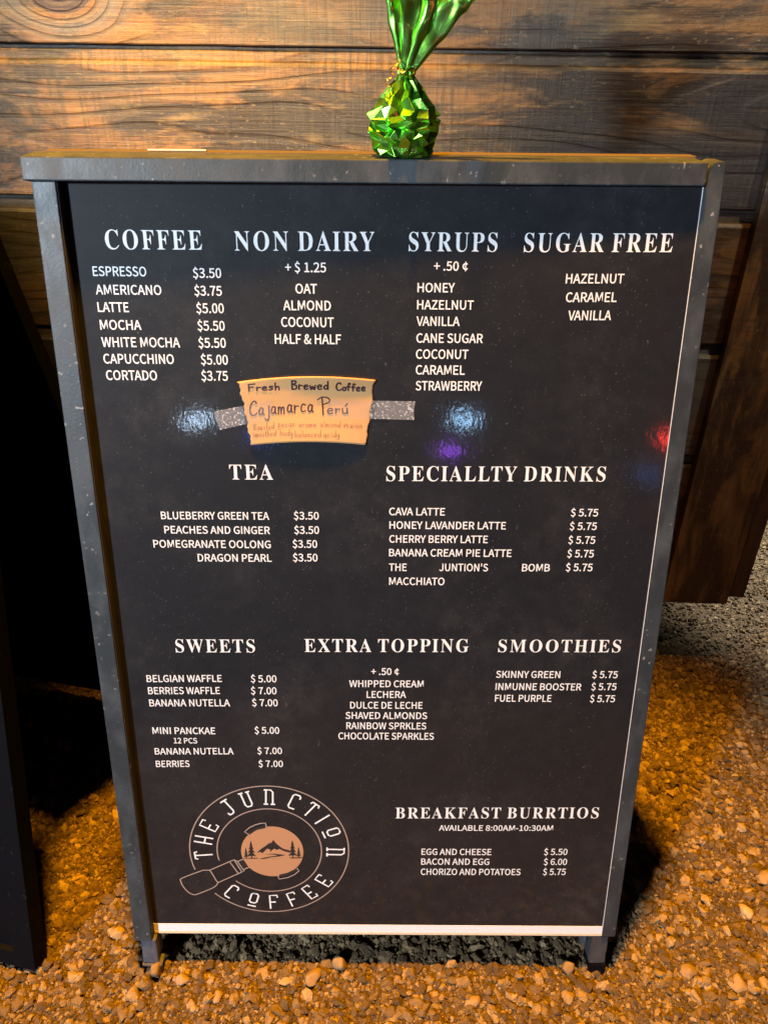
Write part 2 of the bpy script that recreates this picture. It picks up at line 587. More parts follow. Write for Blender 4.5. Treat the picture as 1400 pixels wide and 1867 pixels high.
for i in range(len(JO) - 1):
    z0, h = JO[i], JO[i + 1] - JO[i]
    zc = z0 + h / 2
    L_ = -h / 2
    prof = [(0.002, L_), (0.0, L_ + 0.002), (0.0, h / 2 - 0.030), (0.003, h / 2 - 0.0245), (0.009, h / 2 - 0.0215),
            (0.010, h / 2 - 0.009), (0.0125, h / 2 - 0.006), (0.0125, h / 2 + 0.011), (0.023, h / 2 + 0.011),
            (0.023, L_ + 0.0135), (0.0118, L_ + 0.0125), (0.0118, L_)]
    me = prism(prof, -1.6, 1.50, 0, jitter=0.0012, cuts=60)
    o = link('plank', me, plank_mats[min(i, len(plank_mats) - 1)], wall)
    o.location = (-0.7 + random.uniform(-0.03, 0) * 0, 0, zc)
# corner boards nailed upright at the right-hand end
M_TRIM = wood('stained_corner_board', vertical=True, tone=(0.95, 0.95, 0.8), dark=0.35)
M_TRIM2 = wood('stained_corner_board_dark', vertical=True, tone=(0.5, 0.5, 0.5), dark=0.8)
tb = link('corner_board', box(-0.074, 0.074, 0, 0.022, -1.04, 1.04, bevel=0.0015, jitter=0.0008, cuts=1), M_TRIM, wall)
tb.location = (0.733, -0.0265, 0.183 + 1.04)
tb['label'] = 'wide upright corner board with dark knot'
tb2 = link('corner_board', box(-0.017, 0.017, 0, 0.024, -1.03, 1.03, bevel=0.002, jitter=0.0008), M_TRIM2, wall)
tb2.location = (0.827, -0.022, 0.200 + 1.03)
tb2['label'] = 'narrow blackish upright corner board'

# ------------------------------------------------------------------ the menu board (A-frame)
EX = Vector((0.99977202, 0.02124378, 0.00214656))
UP = Vector((-0.00625077, 0.19507219, 0.98076897))
NN = Vector((-0.0204165, 0.98055879, -0.19516051))
ORG = Vector((-0.0027, 0.6941, -1.2061 + CAMZ))
frame_mw = Matrix(((EX.x, NN.x, UP.x, ORG.x), (EX.y, NN.y, UP.y, ORG.y), (EX.z, NN.z, UP.z, ORG.z), (0, 0, 0, 1)))
FI = frame_mw.inverted()
CF = FI @ Vector((0, 0, CAMZ))           # eye point in the board's own axes: only used to convert measured positions
# local axes of the board: x across, y into the board (back), z up along it
board = thing('menu_board', 'black framed A-frame menu board for a coffee stand listing drinks and prices', 'menu board', frame_mw)

HW, HT = 0.380, 1.1274
TOPV = 1.1017
GL, GR = -0.354, 0.3585


def recess(u):
    t = (u - GL) / (GR - GL)
    return 0.0145 + (0.0022 - 0.0145) * t


def on_panel(u, v, lift=0.0):
    """a point measured on the frame plane, carried on to the slightly skewed recessed panel"""
    w = recess(u)
    k = w / (w - CF.y) if False else w / (-CF.y)
    uu = u + (u - CF.x) * k
    vv = v + (v - CF.z) * k
    w2 = recess(uu) - lift
    return Vector((uu, w2, vv))


tl = 0.199   # slope of the level top of the bar in board axes
# stiles
link('stile', box(-HW, GL, 0, 0.034, -0.0005, TOPV, bevel=0.0012, jitter=0.0006, cuts=1), M_FRAME, board)
# right stile runs to the top and has a rounded inner shoulder
pr = [(GR, 0.0), (HW, 0.0), (HW, 1.1262)]
for k in range(0, 9):
    a = math.radians(90 + k * 90 / 8)
    pr.append((GR + 0.014 + 0.014 * math.cos(a), 1.1130 + 0.0135 * math.sin(a)))
V = [(x, 0.0, z) for x, z in pr] + [(x, 0.034, z + 0.034 * (tl if z > 1.0 else 0)) for x, z in pr]
n_ = len(pr)
Fc = [tuple(range(n_)), tuple(range(2 * n_ - 1, n_ - 1, -1))] + [(i, i + n_, (i + 1) % n_ + n_, (i + 1) % n_) for i in range(n_)]
me = mesh('stile', V, Fc)
bm = bmesh.new(); bm.from_mesh(me); bmesh.ops.recalc_face_normals(bm, faces=bm.faces)
bmesh.ops.bevel(bm, geom=[e for e in bm.edges if e.calc_face_angle(0) > 1.0], offset=0.001, segments=2, affect='EDGES')
bm.to_mesh(me); bm.free()
o = link('stile', me, M_FRAME, board)
# dark worn faces of the left groove
link('groove_lining', box(GL + 0.0002, GL + 0.0012, 0.002, 0.0325, 0.004, TOPV - 0.001), M_FRAME_SIDE, board)
# top bar: face in the board's slope, top level with the horizon
pf = -0.0065
pb = [(pf, TOPV), (0.040, TOPV), (0.040, HT + 0.040 * tl - 0.0006), (pf, HT + pf * tl - 0.0006)]
link('top_bar', prism(pb, -HW - 0.0065, GR - 0.0015, 0, bevel=0.0014, jitter=0.0006, cuts=1), M_FRAME, board)
# rear half: bare-edged bar, stiles, black back sheet and hinges
A2 = math.radians(24.0)
def rear(y, z):   # swing the rear half about the hinge line behind the top bar
    return (0.042 + y * math.cos(A2) + (HT - z) * math.sin(A2), HT - (HT - z) * math.cos(A2) + y * math.sin(A2) * 0.0)
rb = [(0.0415, TOPV + 0.01), (0.062, TOPV - 0.01), (0.062, HT + 0.062 * tl + 0.0002), (0.0415, HT + 0.0415 * tl + 0.0002)]
link('rear_bar', prism(rb, -HW + 0.002, HW - 0.018, 0, bevel=0.0008), M_TANWOOD, board)
for sx in (-1, 1):
    poly = [(0.045, 1.088), (0.075, 1.088), (0.075 + math.sin(A2) * 1.12, 1.088 - 1.12 * math.cos(A2)), (0.045 + math.sin(A2) * 1.12, 1.088 - 1.12 * math.cos(A2) + 0.012)]
    xs = sorted((sx * (HW - 0.002), sx * (HW - 0.028)))
    link('rear_leg', prism(poly, xs[0], xs[1], 0, bevel=0.001), M_BLACK, board)
poly = [(0.058, 1.08), (0.064, 1.08), (0.064 + math.sin(A2) * 1.0, 1.08 - 1.0 * math.cos(A2)), (0.058 + math.sin(A2) * 1.0, 1.08 - 1.0 * math.cos(A2))]
link('rear_sheet', prism(poly, -HW + 0.030, HW - 0.030, 0), M_BLACK, board)
link('pale_strip', box(-0.262, -0.196, 0.0425, 0.0550, HT + 0.0093, HT + 0.0112, bevel=0.0003), M_EDGE, board)
for sx in (-0.22, 0.22):
    link('hinge', box(sx - 0.02, sx + 0.02, 0.036, 0.046, TOPV + 0.002, TOPV + 0.018, bevel=0.0006), plain('hinge_steel', (0.3, 0.3, 0.3), 0.4, 1.0), board)
# front legs below the frame with their end pieces
def leg(x0, x1, v0, v1, w0=0.002, w1=0.032, taper=0.0):
    V = []
    for z, t in ((v0, taper), (v1, 0)):
        V += [(x0 + t, w0, z), (x1 - t, w0, z), (x1 - t, w1, z), (x0 + t, w1, z)]
    Fc = [(0, 3, 2, 1), (4, 5, 6, 7), (0, 1, 5, 4), (1, 2, 6, 5), (2, 3, 7, 6), (3, 0, 4, 7)]
    me = mesh('leg', V, Fc)
    bm = bmesh.new(); bm.from_mesh(me)
    bmesh.ops.subdivide_edges(bm, edges=bm.edges[:], cuts=3, use_grid_fill=True)
    bmesh.ops.bevel(bm, geom=[e for e in bm.edges if e.calc_face_angle(0) > 1.0], offset=0.0012, segments=2, affect='EDGES')
    for v in bm.verts:
        v.co += noise.noise_vector(v.co * 60) * 0.0009
    bm.to_mesh(me); bm.free()
    return me
M_LEG = painted('worn_leg_paint', (0.040, 0.043, 0.055), 0.8, 0.8, 0.55)
M_LEG2 = painted('dark_leg_paint', (0.030, 0.031, 0.034), 0.5, 0.3, 0.5)
link('leg', leg(-0.3715, -0.3475, -0.0500, -0.0008), M_LEG, board)
link('foot_cap', leg(-0.3735, -0.3420, -0.0555, -0.0508, 0.0, 0.034), M_LEG, board)
link('leg', leg(0.3440, 0.3700, -0.0585, -0.0008), M_LEG2, board)
link('foot_cap', leg(0.3450, 0.3715, -0.0900, -0.0592, 0.0005, 0.0345), M_BLACK, board)
w_ = link('leg_batten', leg(0.3265, 0.3415, -0.030, -0.0008, 0.012, 0.030, 0.004), M_LEG, board)

# the panel, skewed in its frame
def panel_quad(u0, u1, v0, v1, lift0, lift1, nseg=1):
    V = []
    for u, v in ((u0, v0), (u1, v0), (u1, v1), (u0, v1)):
        V.append((u, recess(u) - lift0, v))
    for u, v in ((u0, v0), (u1, v0), (u1, v1), (u0, v1)):
        V.append((u, recess(u) - lift1, v))
    return mesh('sheet', V, [(0, 1, 2, 3), (7, 6, 5, 4), (4, 5, 1, 0), (5, 6, 2, 1), (6, 7, 3, 2), (7, 4, 0, 3)])
pu0, pu1 = GL + 0.0016, GR + 0.0002
panel = link('menu_panel', panel_quad(pu0, pu1 - 0.0008, 0.0205, TOPV - 0.0005, 0.0, -0.004), M_PANEL, board)
link('white_margin', panel_quad(pu0, pu1 - 0.0002, 0.0048, 0.0203, 0.0003, -0.004), M_WHITE, board)
link('panel_lip', panel_quad(pu0 + 0.0005, pu1 - 0.0002, 0.0005, 0.0045, 0.0006, -0.006), M_EDGE, board)
link('panel_edge', panel_quad(pu1 - 0.0007, pu1 + 0.0002, 0.0205, TOPV - 0.0005, 0.0009, -0.003), M_WHITE, board)

# ------------------------------------------------------------------ lettering
GLYPHS = {}
GLYPHS['sans'] = {
'A':(579,'347 710 592 -12 473 -12 406 201 169 201 101 -12 -13 -12 231 710 349 387 324 465 301 544 280 615 295 615 275 543 252 465 228 387 198 295 377 295','6 11 7 11 0 7 11 12 0 12 1 0 6 13 11 13 10 11 13 10 12 10 1 12 9 1 10 6 14 13 8 1 9 6 15 14 17 1 8 6 16 15 6 4 16 4 17 16 4 3 17 3 1 17 6 5 4 2 1 3'),
'B':(626,'304 710 432 693 522 634 555 528 542 458 505 400 453 369 453 380 522 352 576 292 595 204 559 83 461 11 319 -12 84 -12 84 710 380 427 429 462 444 516 427 574 379 606 291 617 196 617 196 414 287 414 404 97 463 138 484 208 464 271 405 308 305 321 196 321 196 82 305 82','14 22 15 22 0 15 22 1 0 22 2 1 22 21 2 21 20 2 20 3 2 14 23 22 19 3 20 18 3 19 18 4 3 17 4 18 16 4 17 16 5 4 24 5 16 14 31 23 31 24 23 31 5 24 31 7 5 7 6 5 31 8 7 31 30 8 30 9 8 14 32 31 29 9 30 28 9 29 28 10 9 27 10 28 26 10 27 26 11 10 25 11 26 33 11 25 33 12 11 14 33 32 14 12 33 14 13 12'),
'C':(608,'85 548 199 677 364 723 447 710 514 677 573 626 510 551 462 592 418 613 367 621 257 589 185 497 158 351 184 204 255 110 364 77 421 86 471 111 526 161 590 87 520 23 446 -12 358 -25 196 20 84 149 43 349','1 3 2 1 4 3 0 4 1 0 9 4 9 5 4 9 8 5 8 7 5 7 6 5 0 10 9 0 11 10 25 11 0 25 12 11 25 13 12 24 13 25 24 14 13 17 19 18 23 14 24 16 19 17 23 15 14 16 20 19 15 20 16 23 20 15 23 21 20 22 21 23'),
'D':(655,'272 710 457 669 573 546 611 351 573 157 458 31 276 -12 84 -12 84 710 393 116 470 206 496 351 470 496 393 584 261 615 196 615 196 84 261 84','7 15 8 15 0 8 15 1 0 15 14 1 14 2 1 7 16 15 13 2 14 12 2 13 12 3 2 11 3 12 11 4 3 10 4 11 9 4 10 9 5 4 17 5 9 7 17 16 7 5 17 7 6 5'),
'E':(561,'510 710 510 612 196 612 196 417 461 417 461 318 196 318 196 87 521 87 521 -12 84 -12 84 710','10 2 11 2 0 11 2 1 0 10 3 2 10 6 3 6 4 3 6 5 4 10 7 6 10 8 7 10 9 8'),
'F':(526,'510 710 510 612 196 612 196 400 462 400 462 301 196 301 196 -12 84 -12 84 710','8 2 9 2 0 9 2 1 0 8 3 2 8 6 3 6 4 3 6 5 4 8 7 6'),
'G':(656,'86 548 204 678 375 723 465 709 534 676 593 626 530 551 483 591 437 613 379 621 262 588 186 497 158 351 184 204 259 110 380 77 425 81 466 95 493 112 493 277 344 277 344 374 598 374 598 63 537 16 461 -13 370 -25 201 20 85 149 43 349','1 3 2 1 4 3 0 4 1 0 9 4 9 5 4 9 8 5 8 7 5 7 6 5 0 10 9 0 11 10 29 11 0 29 12 11 20 22 21 20 19 22 19 23 22 29 13 12 28 13 29 18 23 19 28 14 13 27 14 28 17 23 18 27 15 14 16 23 17 15 23 16 27 23 15 27 24 23 26 24 27 26 25 24'),
'H':(693,'196 710 196 418 498 418 498 710 610 710 610 -12 498 -12 498 318 196 318 196 -12 84 -12 84 710','10 0 11 10 1 0 2 4 3 2 5 4 10 8 1 8 2 1 8 7 2 7 5 2 10 9 8 6 5 7'),
'I':(279,'196 710 196 -12 84 -12 84 710','2 0 3 2 1 0'),
'J':(510,'99 160 139 107 175 84 217 77 273 90 306 133 318 214 318 710 430 710 430 204 410 90 343 6 226 -25 141 -11 74 28 16 100','6 8 7 6 9 8 5 9 6 5 10 9 15 1 0 4 10 5 15 2 1 14 2 15 3 10 4 3 11 10 14 3 2 14 11 3 13 11 14 13 12 11'),
'K':(615,'196 710 196 360 180 360 472 710 604 710 374 432 632 -12 506 -12 302 343 196 217 196 -12 84 -12 84 710','11 0 12 11 2 0 2 1 0 2 4 3 2 5 4 2 8 5 8 6 5 11 9 2 9 8 2 7 6 8 11 10 9'),
'L':(517,'196 710 196 87 502 87 502 -12 84 -12 84 710','4 0 5 4 1 0 4 2 1 4 3 2'),
'M':(773,'210 710 347 329 364 281 380 232 394 191 381 191 395 232 411 280 427 329 563 710 689 710 689 -12 583 -12 583 387 585 454 590 526 594 580 611 580 558 429 424 58 348 58 213 429 159 580 177 580 181 526 186 454 187 387 187 -12 84 -12 84 710','28 22 29 22 0 29 22 23 0 23 1 0 8 16 9 16 10 9 16 17 10 17 11 10 28 25 22 25 21 22 24 1 23 8 15 16 18 14 17 14 11 17 25 1 24 8 14 15 8 18 14 18 13 14 28 26 25 21 1 25 8 19 18 20 1 21 28 27 26 20 2 1 7 19 8 20 3 2 6 19 7 20 5 3 5 4 3 5 19 6 20 19 5'),
'N':(689,'193 710 451 264 523 126 508 126 503 186 499 261 497 335 497 710 604 710 604 -12 495 -12 237 435 165 573 181 573 185 514 189 441 191 367 191 -12 84 -12 84 710','18 12 19 12 0 19 12 13 0 13 1 0 6 8 7 6 9 8 18 14 12 14 11 12 14 1 13 18 15 14 11 1 14 18 16 15 10 1 11 18 17 16 5 9 6 10 3 1 3 2 1 4 9 5 3 9 4 10 9 3'),
'O':(707,'82 549 191 678 353 723 515 678 624 549 664 351 624 152 515 22 353 -25 191 22 82 152 43 351 524 497 456 589 353 621 251 589 183 497 158 351 183 204 251 111 353 77 456 111 524 204 549 351','1 3 2 0 3 1 0 14 3 14 4 3 0 15 14 13 4 14 0 16 15 12 4 13 11 16 0 12 5 4 11 17 16 23 5 12 23 6 5 10 17 11 10 18 17 22 6 23 10 19 18 21 6 22 21 7 6 9 19 10 9 20 19 20 7 21 9 7 20 9 8 7'),
'P':(603,'296 710 437 690 534 621 569 493 534 365 439 290 300 266 196 266 196 -12 84 -12 84 710 384 376 438 418 456 493 437 566 382 603 283 615 196 615 196 362 287 362','9 17 10 17 0 10 17 1 0 17 2 1 17 16 2 16 15 2 15 3 2 9 18 17 14 3 15 13 3 14 13 4 3 12 4 13 11 4 12 19 4 11 19 5 4 9 7 18 7 19 18 7 5 19 7 6 5 9 8 7'),
'Q':(707,'524 497 456 589 353 621 251 589 183 497 158 351 183 202 251 107 353 74 456 107 524 202 549 351 169 38 76 167 43 352 82 549 191 678 353 723 515 678 624 549 664 352 632 170 542 42 424 -13 454 -51 509 -80 577 -90 604 -89 627 -85 658 -77 681 -167 644 -179 608 -185 566 -187 447 -165 357 -103 302 -19','16 18 17 15 18 16 15 2 18 2 19 18 15 3 2 1 19 2 15 4 3 0 19 1 14 4 15 0 20 19 14 5 4 11 20 0 11 21 20 13 5 14 13 6 5 10 21 11 9 21 10 13 7 6 9 22 21 12 7 13 8 22 9 12 8 7 12 22 8 12 23 22 36 23 12 36 24 23 35 24 36 35 25 24 28 30 29 35 26 25 27 30 28 26 30 27 35 30 26 34 30 35 33 30 34 33 31 30 33 32 31'),
'R':(605,'389 393 440 434 458 503 440 568 389 603 300 615 196 615 196 379 300 379 196 284 196 -12 84 -12 84 710 315 710 445 691 537 625 570 503 549 403 491 333 418 300 599 -12 472 -12 303 284','11 6 12 6 13 12 6 14 13 6 15 14 6 5 15 5 4 15 4 16 15 11 7 6 3 16 4 2 16 3 2 17 16 1 17 2 0 17 1 0 18 17 8 18 0 11 9 7 9 8 7 9 18 8 9 19 18 9 22 19 22 20 19 11 10 9 21 20 22'),
'S':(568,'97 168 160 116 223 87 290 77 364 90 409 126 425 178 411 230 373 263 315 292 215 336 147 373 90 434 66 526 97 628 179 698 298 723 380 711 453 680 520 627 459 552 405 593 355 614 298 621 234 610 194 579 180 533 196 484 236 451 289 426 388 383 464 341 518 278 539 185 508 79 421 3 290 -25 192 -11 107 26 29 89','15 17 16 15 18 17 14 18 15 14 19 18 13 24 14 24 23 14 23 19 14 23 22 19 22 21 19 21 20 19 13 25 24 13 26 25 13 27 26 12 27 13 12 28 27 12 29 28 11 29 12 11 30 29 11 31 30 10 31 11 10 32 31 9 32 10 8 32 9 8 33 32 7 33 8 6 33 7 6 34 33 5 34 6 39 1 0 4 34 5 39 2 1 3 34 4 38 2 39 38 3 2 3 35 34 38 35 3 37 35 38 37 36 35'),
'T':(570,'18 612 18 710 553 710 553 612 342 612 342 -12 229 -12 229 612','0 2 1 0 3 2 7 3 0 6 4 7 4 3 7 6 5 4'),
'U':(687,'81 710 193 710 193 287 214 159 268 96 344 77 421 96 476 159 498 287 498 710 606 710 606 286 572 105 478 5 344 -25 209 5 115 105 81 287','17 1 0 17 2 1 8 10 9 8 11 10 7 11 8 17 3 2 16 3 17 7 12 11 6 12 7 16 4 3 15 4 16 6 13 12 5 13 6 15 5 4 15 13 5 15 14 13'),
'V':(548,'102 710 218 323 241 245 262 171 283 102 269 102 291 171 312 245 334 323 449 710 564 710 334 -12 215 -12 -15 710','12 0 13 12 1 0 8 10 9 8 11 10 12 2 1 7 11 8 12 3 2 6 11 7 5 4 6 4 11 6 12 4 3 12 11 4'),
'W':(836,'125 710 200 320 214 245 228 170 240 103 225 103 238 170 255 245 272 321 371 710 470 710 570 321 586 246 603 170 617 103 603 103 614 169 627 245 640 320 717 710 825 710 676 -12 551 -12 443 418 431 472 419 525 410 568 426 568 417 525 405 472 393 418 287 -12 163 -12 10 710','32 0 33 32 1 0 8 10 9 8 26 10 26 27 10 27 11 10 18 20 19 18 21 20 8 28 26 28 25 26 28 25 27 25 11 27 24 11 25 8 29 28 23 11 24 8 30 29 8 31 30 22 11 23 7 31 8 22 12 11 32 2 1 17 21 18 22 13 12 6 31 7 32 3 2 16 21 17 22 15 13 15 14 13 5 4 6 4 31 6 32 4 3 15 21 16 32 31 4 22 21 15'),
'X':(546,'9 710 134 710 232 526 250 494 267 460 284 429 273 429 288 460 303 493 320 526 417 710 537 710 340 356 551 -12 426 -12 319 183 300 219 281 256 262 290 273 290 257 256 238 219 220 183 117 -12 -4 -12 206 361','25 1 0 25 2 1 9 11 10 9 12 11 25 3 2 8 12 9 25 4 3 7 12 8 25 6 4 6 5 4 6 12 7 25 12 6 24 18 25 18 12 25 18 19 12 19 13 12 24 20 18 20 17 18 20 17 19 17 13 19 24 21 20 16 13 17 24 22 21 15 13 16 24 23 22 14 13 15'),
'Y':(506,'-20 710 100 710 194 506 216 455 239 404 259 360 248 360 269 404 292 455 315 506 408 710 526 710 308 268 308 -12 197 -12 197 268','15 1 0 15 2 1 9 11 10 9 12 11 15 3 2 8 12 9 7 12 8 15 4 3 6 5 7 5 12 7 15 5 4 15 12 5 14 12 15 14 13 12'),
'Z':(574,'394 612 69 612 69 710 537 710 537 642 178 87 542 87 542 -12 36 -12 36 57','1 3 2 1 4 3 1 0 4 0 5 4 9 5 0 9 6 5 9 7 6 8 7 9'),
'0':(529,'63 556 141 681 265 723 388 681 467 556 494 351 467 145 388 18 265 -25 141 18 63 145 36 351 369 514 326 603 265 629 204 603 160 514 143 351 160 188 204 98 265 71 326 98 369 188 386 351','1 3 2 0 3 1 0 14 3 14 4 3 0 15 14 13 4 14 12 4 13 0 16 15 12 5 4 11 16 0 23 5 12 11 17 16 23 6 5 10 17 11 10 18 17 22 6 23 10 19 18 21 6 22 9 19 10 21 7 6 9 20 19 20 7 21 9 7 20 9 8 7'),
'1':(529,'228 84 228 581 103 581 103 658 168 673 215 689 257 710 339 710 339 84 479 84 479 -12 72 -12 72 84','5 7 6 5 8 7 4 1 5 1 8 5 3 1 4 2 1 3 0 8 1 11 0 12 11 8 0 11 9 8 11 10 9'),
'2':(529,'213 234 317 380 350 502 337 568 299 611 233 628 183 618 138 591 89 542 21 609 90 672 160 709 244 723 358 696 433 620 460 506 424 360 327 212 204 83 210 84 250 86 287 87 493 87 493 -12 30 -12 30 57','11 13 12 10 13 11 10 14 13 9 5 10 5 14 10 9 6 5 4 14 5 4 15 14 9 7 6 3 15 4 8 7 9 2 15 3 2 16 15 1 16 2 0 16 1 0 17 16 25 17 0 25 18 17 20 22 21 20 23 22 19 23 20 18 23 19 25 23 18 24 23 25'),
'3':(529,'71 157 124 111 178 83 244 72 313 87 358 127 374 189 356 256 293 301 158 319 158 406 279 425 334 468 350 530 338 582 302 615 244 628 195 620 149 598 98 556 36 630 103 681 170 711 248 723 358 701 435 637 464 537 447 456 401 395 340 361 340 372 410 340 466 277 488 186 455 73 370 0 251 -25 151 -10 75 26 11 82','22 24 23 21 24 22 21 25 24 20 25 21 20 16 25 16 15 25 15 26 25 19 18 20 18 17 20 17 16 20 14 26 15 13 26 14 13 27 26 12 27 13 11 27 12 11 28 27 10 28 11 9 28 10 9 30 28 30 29 28 9 31 30 9 8 31 8 32 31 7 32 8 7 33 32 6 33 7 5 33 6 5 34 33 39 1 0 4 34 5 39 2 1 3 34 4 39 3 2 38 3 39 3 35 34 38 35 3 37 35 38 37 36 35'),
'4':(529,'7 180 7 253 303 710 418 710 418 274 511 274 511 180 418 180 418 -12 312 -12 312 180 313 517 315 563 316 591 332 591 318 563 299 529 279 494 132 274 312 274 312 476','1 3 2 1 13 3 13 14 3 14 4 3 1 12 13 15 4 14 16 11 15 11 4 15 1 16 12 16 11 12 1 17 16 20 4 11 1 18 17 19 4 20 1 19 18 1 4 19 1 5 4 1 6 5 0 6 1 10 6 0 9 7 10 7 6 10 9 8 7'),
'5':(529,'68 155 120 109 173 83 240 72 310 91 358 143 377 225 360 305 315 354 244 372 206 367 171 354 128 329 69 366 94 710 456 710 456 612 192 612 177 442 191 448 227 458 268 462 379 437 460 359 490 227 456 91 367 5 250 -25 150 -10 74 25 9 78','13 17 14 17 15 14 17 16 15 13 18 17 20 22 21 19 22 20 18 22 19 13 22 18 13 9 22 9 23 22 13 10 9 8 23 9 13 11 10 12 11 13 8 24 23 7 24 8 6 24 7 6 25 24 5 25 6 30 1 0 4 25 5 30 2 1 3 25 4 3 26 25 30 3 2 29 3 30 29 26 3 28 26 29 28 27 26'),
'6':(529,'79 558 177 684 311 723 381 713 438 686 493 640 426 569 388 604 353 621 316 627 234 602 173 516 152 382 176 404 234 435 294 446 403 420 475 342 500 214 471 90 394 6 286 -25 159 16 73 137 41 333 340 86 378 136 393 214 380 291 342 339 279 356 238 349 192 322 150 276 172 162 219 92 287 69','1 3 2 1 4 3 1 5 4 0 9 1 9 5 1 9 8 5 8 7 5 7 6 5 0 10 9 0 11 10 24 11 0 24 12 11 14 16 15 13 16 14 13 17 16 12 17 13 24 30 12 30 17 12 24 31 30 29 17 30 24 32 31 29 18 17 28 18 29 23 33 24 33 32 24 27 18 28 23 34 33 26 18 27 26 19 18 23 35 34 22 35 23 25 19 26 22 36 35 25 20 19 36 20 25 22 20 36 21 20 22'),
'7':(529,'35 612 35 710 496 710 496 642 372 441 313 240 290 -12 175 -12 203 240 265 441 365 612','0 2 1 0 3 2 0 10 3 10 4 3 9 4 10 8 4 9 8 5 4 8 6 5 7 6 8'),
'8':(529,'52 262 101 331 159 373 159 365 115 404 79 460 65 532 92 631 165 697 269 721 377 696 448 626 472 525 456 451 419 390 380 351 380 358 434 318 479 255 497 167 468 69 387 1 267 -25 146 1 62 70 31 173 361 577 325 616 268 631 216 619 182 584 169 532 189 469 243 425 311 394 344 430 366 474 373 520 366 240 303 288 219 325 176 289 145 239 133 181 151 121 198 80 268 65 333 79 374 116 389 170','8 10 9 7 10 8 7 28 10 28 11 10 7 29 28 27 11 28 6 29 7 27 12 11 6 30 29 26 12 27 6 31 30 37 12 26 6 32 31 5 32 6 37 13 12 36 13 37 35 13 36 5 33 32 4 33 5 35 14 13 34 14 35 4 34 33 3 2 4 2 34 4 2 14 34 2 16 14 16 15 14 1 16 2 1 17 16 0 40 1 40 17 1 0 41 40 39 17 40 39 18 17 0 42 41 38 18 39 25 42 0 38 19 18 49 19 38 25 43 42 25 44 43 24 44 25 48 19 49 48 20 19 24 45 44 47 20 48 24 46 45 46 20 47 23 46 24 46 21 20 23 21 46 23 22 21'),
'9':(529,'102 130 143 95 180 78 220 72 297 97 356 183 378 317 354 295 296 264 234 252 126 279 55 357 30 484 59 609 135 693 242 723 370 684 457 568 489 379 452 147 355 16 225 -25 152 -15 93 12 38 58 189 613 151 563 136 484 149 407 186 359 249 342 292 350 338 378 381 426 359 539 312 608 243 630','14 16 15 13 16 14 13 36 16 36 17 16 13 25 36 35 17 36 13 26 25 12 26 13 34 17 35 34 18 17 12 27 26 33 18 34 11 27 12 11 28 27 32 18 33 11 29 28 32 6 18 6 19 18 31 6 32 11 30 29 10 30 11 30 6 31 10 6 30 10 7 6 5 19 6 10 8 7 9 8 10 4 19 5 4 20 19 24 1 0 3 20 4 24 2 1 24 3 2 24 20 3 23 20 24 23 21 20 22 21 23'),
'$':(529,'166 -8 101 22 39 68 93 148 150 105 202 81 260 72 320 85 356 118 367 167 294 280 151 361 70 510 91 603 149 668 225 697 225 808 312 808 312 699 365 686 416 657 468 611 405 542 359 581 321 600 275 607 223 595 191 564 180 519 252 419 397 339 477 177 455 80 395 12 312 -18 312 -129 225 -129 225 -21','15 17 16 15 18 17 15 19 18 14 19 15 14 20 19 13 20 14 13 21 20 13 25 21 25 24 21 24 23 21 23 22 21 13 26 25 12 26 13 12 27 26 12 28 27 12 29 28 11 29 12 11 30 29 10 30 11 10 31 30 9 31 10 9 32 31 8 32 9 2 4 3 7 32 8 2 5 4 6 32 7 2 6 5 6 33 32 2 33 6 1 33 2 0 33 1 0 34 33 37 34 0 37 35 34 36 35 37'),
'.':(265,'67 94 94 122 132 132 170 122 197 94 208 53 197 13 170 -15 132 -25 94 -15 67 13 57 53','1 3 2 0 3 1 0 4 3 0 5 4 11 5 0 10 5 11 10 6 5 9 6 10 9 7 6 9 8 7'),
'¢':(529,'160 105 81 196 52 330 83 463 163 553 267 591 267 707 346 707 346 596 394 586 443 563 490 526 433 452 395 481 366 495 346 499 346 161 372 166 406 184 448 214 500 138 445 97 392 73 346 64 346 -46 267 -46 267 67 219 465 178 408 163 329 177 250 218 193 267 170 267 488','5 7 6 5 8 7 5 9 8 4 9 5 4 10 9 4 11 10 3 11 4 3 33 11 33 15 11 15 14 11 14 13 11 13 12 11 33 16 15 3 27 33 32 16 33 3 28 27 2 28 3 2 29 28 1 29 2 1 30 29 1 31 30 18 20 19 0 31 1 0 32 31 17 20 18 0 16 32 16 20 17 0 20 16 0 21 20 26 21 0 26 22 21 26 23 22 25 23 26 25 24 23'),
